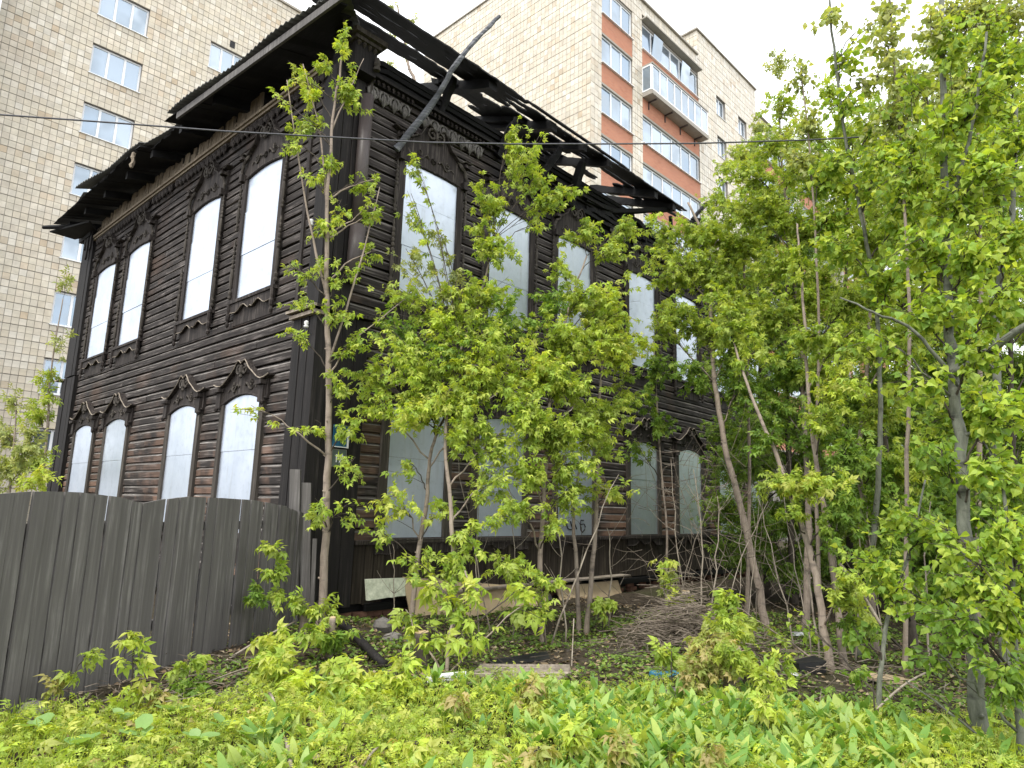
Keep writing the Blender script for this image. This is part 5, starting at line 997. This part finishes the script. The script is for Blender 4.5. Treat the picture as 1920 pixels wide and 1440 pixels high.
# saplings and shrubs before the fence and on the verge
G6 = 'maple saplings and shrubs on the verge'
def sap(label, px, py, depth, h, blobs, leaf='young', size=.10, name='maple_sapling', dens=1., r=.008):
    tree(name, label, G6, [(px, py, depth), (px+random.uniform(-4, 4), py-h*.5, depth), (px+random.uniform(-6, 6), py-h, depth)], r, r*.4, blobs, leaf, size=size, cat='shrub', dens=dens, barkm=BARK3, twigr=.003, droop=.7)
sap('bright maple sapling standing alone before the fence planks', 247, 1335, 5.4, 150, [(247, 1195, 34, 20, 5.4, .8), (250, 1245, 32, 22, 5.4, .6), (250, 1290, 34, 22, 5.4, .6)])
sap('small dim sapling near the left foot of the fence', 115, 1330, 5.45, 60, [(100, 1285, 24, 14, 5.4, .7, 'rusty'), (130, 1265, 18, 12, 5.5, .6), (178, 1230, 14, 24, 5.5, .7, 'maple')], 'maple', .08)
sap('pair of drooping leaf tufts low before the fence', 350, 1300, 6., 60, [(342, 1245, 18, 16, 6., .8), (368, 1240, 16, 16, 6., .8)], 'maple', .10)
sap('dark-leaved low bush on the debris at the fence foot', 365, 1300, 6., 25, [(365, 1290, 40, 20, 5.9, 1.4, 'deep')], 'deep', .07)
sap('young maple growing up the fence near the pale post', 525, 1180, 7.8, 170, [(510, 1030, 26, 20, 7.7, .8), (505, 1075, 30, 26, 7.7, .7), (470, 1110, 26, 28, 7.6, .9, 'deep'), (520, 1120, 26, 26, 7.7, .6)], 'maple', .10)
sap('leafy sprouts round the foot of the slim corner maple', 600, 1200, 7.7, 60, [(560, 1130, 26, 20, 7.8, .9), (605, 1150, 34, 24, 7.7, .9), (640, 1195, 34, 26, 7.5, .7, 'deep'), (590, 1190, 40, 20, 7.4, .9, 'maple')], 'maple', .11)
sap('large bright shrub at the right end of the fence', 520, 1310, 6.3, 90, [(515, 1200, 50, 26, 6.4, 1.2), (530, 1240, 60, 34, 6.2, 1.3), (560, 1280, 60, 26, 6., 1.1), (480, 1260, 40, 26, 6.2, 1.)], 'young', .11)
sap('second bright shrub right of the largest one', 650, 1320, 6.1, 70, [(655, 1250, 50, 26, 6.1, 1.2), (640, 1285, 60, 26, 5.9, 1.2), (700, 1290, 50, 22, 5.9, 1.1)], 'young', .11)
sap('tufted yellow-green shrub between the shrubs and the pale sheet scrap', 745, 1320, 6.1, 80, [(763, 1245, 30, 20, 6.1, 1.), (760, 1285, 46, 26, 6., 1.2), (720, 1270, 30, 20, 6., .9)], 'young', .11)
sap('pinkish young maple poking out of the dock leaves in the middle', 1005, 1340, 5.7, 40, [(1000, 1285, 46, 20, 5.7, 1.), (995, 1310, 40, 16, 5.6, .8)], 'rusty', .10)
sap('yellow-leaved bush spreading over the broad stump', 1330, 1290, 6.4, 90, [(1372, 1225, 44, 24, 6.1, .8, 'maple'), (1330, 1200, 50, 26, 6.4, 1.1, 'rusty'), (1310, 1240, 56, 26, 6.3, 1.1, 'rusty'), (1360, 1180, 50, 30, 6.6, .9, 'maple'), (1295, 1270, 34, 26, 6.2, 1.1, 'rusty'), (1400, 1230, 46, 30, 6.4, .8, 'maple'), (1350, 1250, 50, 26, 6.3, .9, 'rusty')], 'rusty', .075)
sap('upright green sapling behind the broad stump', 1365, 1230, 7.2, 120, [(1360, 1120, 26, 20, 7.2, 1.), (1365, 1150, 30, 24, 7.2, .9), (1400, 1180, 30, 20, 7., .6)], 'maple', .11)
sap('green leaning sapling over the blue cloth scrap', 1260, 1290, 6.5, 70, [(1235, 1212, 22, 14, 6.6, 1.), (1252, 1232, 22, 16, 6.6, 1.)], 'maple', .10)
sap('small pale-leaved sapling before the black end of the plinth', 1248, 1160, 9.4, 110, [(1245, 1052, 18, 10, 9.4, 1.2), (1250, 1090, 14, 16, 9.4, .8), (1270, 1120, 30, 18, 9., 1.1)], 'young', .12)
sap('green sapling right of the leafy stumps', 1440, 1310, 6., 60, [(1410, 1250, 40, 18, 6.2, .8), (1450, 1280, 36, 22, 6., .9), (1470, 1230, 30, 18, 6.3, .6)], 'maple', .10)
sap('low sapling beneath the pair of thin tan trunks', 1130, 1165, 9.3, 40, [(1130, 1130, 24, 20, 9.2, 1.1)], 'maple', .11)
sap('low leafy sapling under the poplars at the right', 1640, 1330, 5.6, 60, [(1600, 1260, 30, 20, 5.8, .5), (1680, 1330, 30, 20, 5.4, .6), (1560, 1300, 26, 14, 5.8, .5)], 'deep', .07)
for px, py, kd, lb in [(860, 1330, 'rusty', 'small reddish maple seedling left of the middle of the dock patch'), (1165, 1420, 'rusty', 'reddish-tipped maple seedling near the bottom edge, right of the middle'), (1075, 1390, 'young', 'yellow-green maple seedling near the bottom edge in the middle'), (640, 1390, 'young', 'yellow-green maple seedling left of the dock patch'),
    (1440, 1340, 'young', 'yellow-green maple seedling among the docks at the right'), (300, 1330, 'rusty', 'reddish maple seedling in the weeds below the alone-standing sapling'), (780, 1420, 'young', 'pale maple seedling at the bottom edge left of the middle'), (1330, 1425, 'rusty', 'reddish maple seedling at the bottom edge right of the docks'), (60, 1375, 'young', 'yellow-green maple seedling in the lower left corner'), (1010, 1430, 'rusty', 'pinkish maple seedling at the very bottom centre')]:
    dp = 1.6*F_PX/(py-953)*1.0; sap(lb, px, py+8, dp, 34, [(px, py-26, 34, 12, dp, .9), (px+6, py-8, 30, 10, dp, .7)], kd, .085, 'maple_seedling')
# bare dry stems of the thicket: countable thin poles
G7 = 'thin bare stems in the thicket'
stems = [((1290, 1150, 10.2), (1262, 980, 10.4), (1258, 860, 10.6)), ((1310, 1160, 10), (1330, 1000, 10.2), (1300, 880, 10.4)), ((1330, 1160, 10), (1350, 1040, 10), (1345, 930, 10.2)), ((1400, 1150, 9.6), (1420, 1010, 9.8), (1425, 900, 10)), ((1418, 1140, 10.3), (1412, 1000, 10.4), (1368, 860, 10.6)),
         ((1490, 1180, 8.6), (1450, 1040, 8.8), (1420, 930, 9)), ((1520, 1190, 8.3), (1490, 1050, 8.5), (1470, 930, 8.7)), ((1535, 1195, 8.2), (1520, 1060, 8.3), (1475, 960, 8.5)), ((1570, 1200, 8.), (1580, 1060, 8.2), (1545, 940, 8.4)), ((1600, 1190, 8.2), (1612, 1060, 8.4), (1608, 960, 8.5)),
         ((1385, 1150, 9.8), (1390, 1030, 9.9), (1388, 950, 10)), ((1270, 1150, 10.4), (1290, 1040, 10.4), (1335, 930, 10.6)), ((1345, 1170, 9.6), (1390, 1040, 9.6), (1440, 940, 9.8)), ((1660, 1200, 8), (1640, 1080, 8.2), (1625, 960, 8.3)), ((1735, 1180, 7.6), (1728, 1060, 7.7), (1745, 940, 7.8)),
         ((905, 1200, 8.6), (880, 1080, 8.7), (905, 900, 8.8)), ((960, 1200, 8.9), (975, 1020, 9), (950, 880, 9.1)), ((1060, 1190, 8.9), (1052, 1040, 9), (1040, 900, 9.1)), ((925, 1150, 9.), (880, 980, 9), (860, 860, 9)), ((1140, 1120, 9.8), (1150, 1040, 9.8), (1138, 990, 9.9)), ((735, 1150, 8.8), (740, 1080, 8.8), (736, 1020, 8.8)), ((1030, 1190, 8.4), (1100, 1010, 8.7), (1160, 890, 9.2))]
for k, (a, b, c) in enumerate(stems):
    A_ = gp(*a, -.05); pts = bez(A_, at(*b)*1.0, at(*c), 9); m = MB(); r = random.uniform(.007, .015); pts[1:-1] += rng.normal(0, .014, (7, 3))
    m.tube(pts, list(np.linspace(r, r*.4, 9)), 5)
    for q in range(random.randint(3, 6)):
        i = random.randint(2, 7); p = pts[i]; e = p+np.array([random.uniform(-.35, .35), random.uniform(-.2, .2), random.uniform(.15, .5)]); m.tube(bez(p, (p+e)/2+np.array([0, 0, -.06]), e, 4), [r*.4, r*.3, r*.25, r*.15], 4, False)
    o = m.build('bare_stem', DRYW, None, True)
    tag(o, 'thin bare grey stem standing in the undergrowth by the trees', 'stem', G7)
# ivy twig tangle and brush pile
def twigs(name, label, cx_, cy_, n, sx, sy, sz, ln, r, mt, zbase=0.05):
    m = MB()
    for _ in range(n):
        x, y = cx_+rng.normal(0, sx), cy_+rng.normal(0, sy); z = hgt(x, y)+zbase+abs(rng.normal(0, sz))*math.exp(-((x-cx_)/sx/1.6)**2)
        a = random.uniform(0, 6.28); l = ln*random.uniform(.4, 1.2); dv = np.array([math.cos(a), math.sin(a)*.7, random.uniform(-.25, .3)])*l/2; p = np.array([x, y, z])
        if (p-dv)[2] < hgt(x, y): dv[2] = abs(dv[2])*.2
        bd = rng.normal(0, .06*l, 3); m.tube([p-dv, p+bd, p+dv], [r, r*.8, r*.4], 3, False)
    return tag(m.build(name, mt), label, None, None, 'stuff')
bp = at(1290, 1165, 8.6)
twigs('brush_twigs', 'loose dry twigs heaped in the brush pile', bp[0], bp[1], 850, .40, .36, .24, .42, .006, TWIGM)
twigs('brush_twigs', 'dry twigs strewn before the brush pile', bp[0]-.3, bp[1]-1., 50, .7, .5, .03, .4, .004, BARK3)
p_ = at(1560, 1230, 7.4); twigs('brush_twigs', 'fallen twigs under the multi-stemmed clump', p_[0], p_[1], 110, 1.0, .7, .10, .7, .005, TWIGM)
p_ = at(1350, 1010, 10.6); 
m = MB()
for _ in range(240):
    q = np.array([p_[0]+rng.normal(0, 1.1), p_[1]+rng.normal(0, .6), random.uniform(.1, 2.6)]); e = q+np.array([rng.normal(0, .35), rng.normal(0, .2), abs(rng.normal(.2, .3))]); m.tube(bez(q, (q+e)/2+rng.normal(0, .09, 3), e, 4), [.005, .004, .003, .002], 3, False)
tag(m.build('dry_tangle', TWIGM), 'tangle of dry stems along the far lower wall', None, None, 'stuff')
p_ = at(330, 1290, 6.); twigs('debris_twigs', 'twig debris heaped at the foot of the fence', p_[0]+.1, p_[1], 200, .7, .4, .05, .25, .004, TWIGM)
p_ = at(980, 1220, 7.4); twigs('debris_twigs', 'twigs on the ground before the beige sheets', p_[0], p_[1], 70, 1.2, .6, .03, .5, .005, BARK3)
# litter of dead leaves, ivy-like ground leaves
def scatter(name, label, X, Y, size, templ, tint, zoff=(.0, .03), tilt=.5, mt=None, upv=1.):
    n = len(X); Z = np.array([hgt(a, b) for a, b in zip(X, Y)])+rng.uniform(zoff[0], zoff[1], n); a = rng.uniform(0, 6.283, n)
    Dv = np.stack([np.cos(a), np.sin(a), rng.normal(.1, tilt, n)], 1); V, F_, C = instances(np.stack([X, Y, Z], 1), Dv, size, templ, tint, up=upv)
    return tag(link(name, arrmesh(name, V, F_, mt or LEAF, C)), label, None, None, 'stuff')
OV = combine([leaflet(.5, .1, .05, 0, 0, 0, 1., False)])
def inhouse(X, Y):
    px = X-KC[0]; py = Y-KC[1]; return (px*dB[0]+py*dB[1] > -.1) & (px*dA[0]+py*dA[1] > -.12)
n = 22000; X = rng.uniform(-4.5, 9, n); Y = rng.uniform(4, 13, n); k = ~inhouse(X, Y); X, Y = X[k], Y[k]
DT = np.array([(.20, .14, .09), (.30, .22, .14), (.10, .075, .055), (.38, .31, .22), (.06, .05, .04)]); scatter('leaf_litter', 'dead brown leaf litter on the soil', X, Y, .055, OV, DT[rng.integers(0, 5, len(X))], (0, .02), .25, LITTER)
n = 30000; X = rng.uniform(-3, 7, n); Y = rng.uniform(6.2, 11.5, n); d = np.sin(X*1.9+1)*np.sin(Y*2.3)+np.sin(X*4.1-Y*3)*.4; k = (~inhouse(X, Y)) & (d+rng.normal(0, .3, n) > -.3); X, Y = X[k], Y[k]
scatter('ground_ivy', 'small dull green leaves covering the shaded soil', X, Y, .05, OV, tints('deep', len(X))*rng.uniform(.7, 1.1, (len(X), 1))+.02, (0, .05), .35)
# foreground greenery
def front(x):      # far limit of the dense cover, world y as a function of x
    return 6.35+.18*math.sin(x*1.7)+.12*math.sin(x*4.3+1)+(.25 if -1.2 < x < .4 else 0)-max(0, x-2.2)*.28
n = 60000; X = rng.uniform(-4.4, 6.5, n); Y = rng.uniform(2.6, 7., n); fr_ = np.array([front(x) for x in X]); k = (Y < fr_+rng.normal(0, .18, n))
k &= ~((X < -1.7) & (Y > 5.0+(X+3.9)*.55)); X, Y = X[k], Y[k]
cl = np.sin(X*2.1+.3)*np.sin(Y*2.7)+rng.normal(0, .35, len(X)); yl = cl > .35
T = np.where(yl[:, None], tints('young', len(X)), tints('maple', len(X)))*np.where(rng.random((len(X), 1)) < .5, 1., .85)
scatter('ground_cover', 'low bright green weeds filling the foreground', X, Y, .05, SPRAY, T, (0, .13), .5)
n = 4200; X = rng.uniform(-4.2, 6, n); Y = rng.uniform(2.6, 6.4, n); fr_ = np.array([front(x) for x in X]); k = (Y < fr_-.05) & ~((X < -1.7) & (Y > 4.9+(X+3.9)*.55)); X, Y = X[k], Y[k]
scatter('ground_cover', 'broader pale green weed leaves among the low foreground weeds', X, Y, .085, MAPLE, np.where(rng.random((len(X), 1)) < .88, tints('young', len(X)), tints('rusty', len(X))), (.02, .14), .35)
n = 12000; X = rng.uniform(-4.2, 6, n); Y = rng.uniform(2.6, 6.5, n); fr_ = np.array([front(x)+.1 for x in X]); k = (Y < fr_) & ~((X < -1.7) & (Y > 5.0+(X+3.9)*.55)); X, Y = X[k], Y[k]
Dv = np.stack([rng.normal(0, .3, len(X)), rng.normal(0, .3, len(X)), np.ones(len(X))], 1); BLD = (np.array([(-.03, 0, 0), (.03, 0, 0), (-.02, .5, .03), (.02, .5, .03), (.0, 1, .15)]), np.array([(0, 1, 2), (1, 3, 2), (2, 3, 4)]))
V, F_, C = instances(np.stack([X, Y, [hgt(a, b) for a, b in zip(X, Y)]], 1), Dv, .16, BLD, tints('maple', len(X))); tag(link('grass', arrmesh('grass', V, F_, LEAF, C)), 'grass blades among the weeds', None, None, 'stuff')
# dock plants: rosettes of long upright leaves, each leaf a part
def blade(L, W, bend, fold=.25):
    n = 7; V = []; F_ = []
    for k in range(n+1):
        t = k/n; wv = W*math.sin(math.pi*min(1, (.08+t*.92)))**.7*(1 if t < 1 else 0)*(.35+.9*t if t < .5 else 1)
        if k == 0: wv = W*.12
        y = L*t*math.cos(bend*t*.8); z = L*t*math.sin(1.1-bend*t)*.0; h = L*(t-.5*bend*t*t*.6); o = L*.5*bend*t*t+.08*L*t
        wob = .015*math.sin(k*2.3)
        V += [(-wv, o+abs(wv)*fold*-.6+wob*.3, h), (0, o, h), (wv, o-abs(wv)*fold*.6-wob*.3, h)]
    for k in range(n):
        a = 3*k; F_ += [(a, a+1, a+4, a+3), (a+1, a+2, a+5, a+4)]
    return np.array(V), np.array(F_)
BL_ = []
for (L, W, b) in ((.25, .026, .5), (.29, .03, .8), (.21, .03, 1.1), (.26, .034, .35), (.19, .026, .7)):
    for kd in ((.20, .37, .09), (.27, .44, .11), (.36, .50, .16), (.16, .31, .08)):
        v, f_ = blade(L, W, b); me = arrmesh('leaf', v, f_, LEAF, np.array(kd), True); BL_.append(me)
docks = [(560+rng.uniform(-10, 10), 1400, 0)]
spots = []
for px, py in [(640, 1340), (700, 1300), (760, 1310), (815, 1290), (870, 1300), (925, 1320), (600, 1310), (840, 1350), (900, 1370), (960, 1345), (1060, 1340), (1110, 1310), (1150, 1345), (1190, 1325), (1230, 1350), (1270, 1318), (1300, 1360), (1340, 1330), (1385, 1350), (1420, 1325), (1450, 1365), (1360, 1390), (1290, 1400), (1220, 1395), (1140, 1395), (1060, 1400), (1000, 1380), (1480, 1400), (1540, 1380), (1620, 1350), (1420, 1420), (1330, 1430), (1240, 1435), (1150, 1438), (1850, 1365), (1700, 1400)]:
    r_ = ray(px, py); t = (0.02-1.6)/r_[2]; spots.append(CAM+r_*t)
for k, p in enumerate(spots):
    t = thing('dock_plant', 'rosette of upright broad green dock leaves in the foreground greenery', 'plant', (p[0], p[1], hgt(p[0], p[1])-.01), random.uniform(0, 6.28), 'dock plants with upright leaves in the foreground')
    for q in range(8):
        link('leaf', random.choice(BL_), t, (random.uniform(-.02, .02), random.uniform(-.02, .02), 0), (random.uniform(-.35, .1), random.uniform(-.15, .15), q*.785+random.uniform(-.3, .3)), (1,)*3 if random.random() < .5 else (.8,)*3)
# uncountable remainder of the dock patch
n = 4600; X = rng.uniform(-1.6, 3.8, n); Y = rng.uniform(3., 6.25, n); fr_ = np.array([front(x)-.05 for x in X]); k = (Y < fr_) & (np.sin(X*1.6-.4)+np.sin(Y*2.2+X)*.5+rng.normal(0, .3, n) > -.35); X, Y = X[k], Y[k]
v, f_ = blade(.24, .028, .8); nI = len(X); a = rng.uniform(0, 6.28, nI); s_ = rng.uniform(.55, 1.15, nI); tl = rng.uniform(-.1, .4, nI)
ca, sa = np.cos(a)[:, None], np.sin(a)[:, None]; y_ = v[None, :, 1]+v[None, :, 2]*np.sin(tl)[:, None]; z_ = v[None, :, 2]*np.cos(tl)[:, None]
VV = np.stack([(v[None, :, 0]*ca-y_*sa)*s_[:, None]+X[:, None], (v[None, :, 0]*sa+y_*ca)*s_[:, None]+Y[:, None], z_*s_[:, None]+np.array([hgt(q, r) for q, r in zip(X, Y)])[:, None]], 2).reshape(-1, 3)
CC = np.repeat(np.array([(.20, .37, .08), (.28, .44, .10), (.36, .50, .15), (.16, .31, .07), (.42, .52, .14)])[rng.integers(0, 5, nI)], len(v), axis=0)
tag(link('dock_leaves', arrmesh('dock_leaves', VV, (f_[None]+len(v)*np.arange(nI)[:, None, None]).reshape(-1, 4), LEAF, CC, True)), 'mass of smaller dock leaves between the rosettes', None, None, 'stuff')
# round burdock leaves at lower left
m = MB()
n = 12; rb_ = []
V = [(0, 0, 0)]+[((.5+.06*math.sin(k*3))*math.sin(6.283*k/n)*(.8 if k else .5), .5-(.55)*math.cos(6.283*k/n)*(1 if k else .6), .06*abs(math.sin(6.283*k/n))) for k in range(n)]
V = [(0, .45, -.04)]+V[1:]; Fb = np.array([(0, 1+k, 1+(k+1) % n) for k in range(n)])
rbm = [arrmesh('leaf', np.array(V)*s__, Fb, LEAF, np.array(c__), True) for s__, c__ in ((.13, (.30, .48, .16)), (.10, (.26, .44, .14)), (.085, (.34, .50, .20)))]
for k, (px, py) in enumerate([(365, 1420), (260, 1395), (415, 1385), (150, 1420), (470, 1410), (320, 1345), (60, 1390), (225, 1370)]):
    r_ = ray(px, py); p = CAM+r_*((.05-1.6)/r_[2]); t = thing('burdock_plant', 'low plant with round pale green leaves in the weeds before the fence', 'plant', (p[0], p[1], hgt(p[0], p[1])), random.uniform(0, 6), 'round-leaved plants before the fence')
    for q in range(4): link('leaf', random.choice(rbm), t, (0, 0, .09+random.uniform(0, .05)), (random.uniform(.05, .5), random.uniform(-.2, .2), q*1.57+random.uniform(-.4, .4)))
print('leaf tris', ALLTREES, 'objects', len(D.objects))
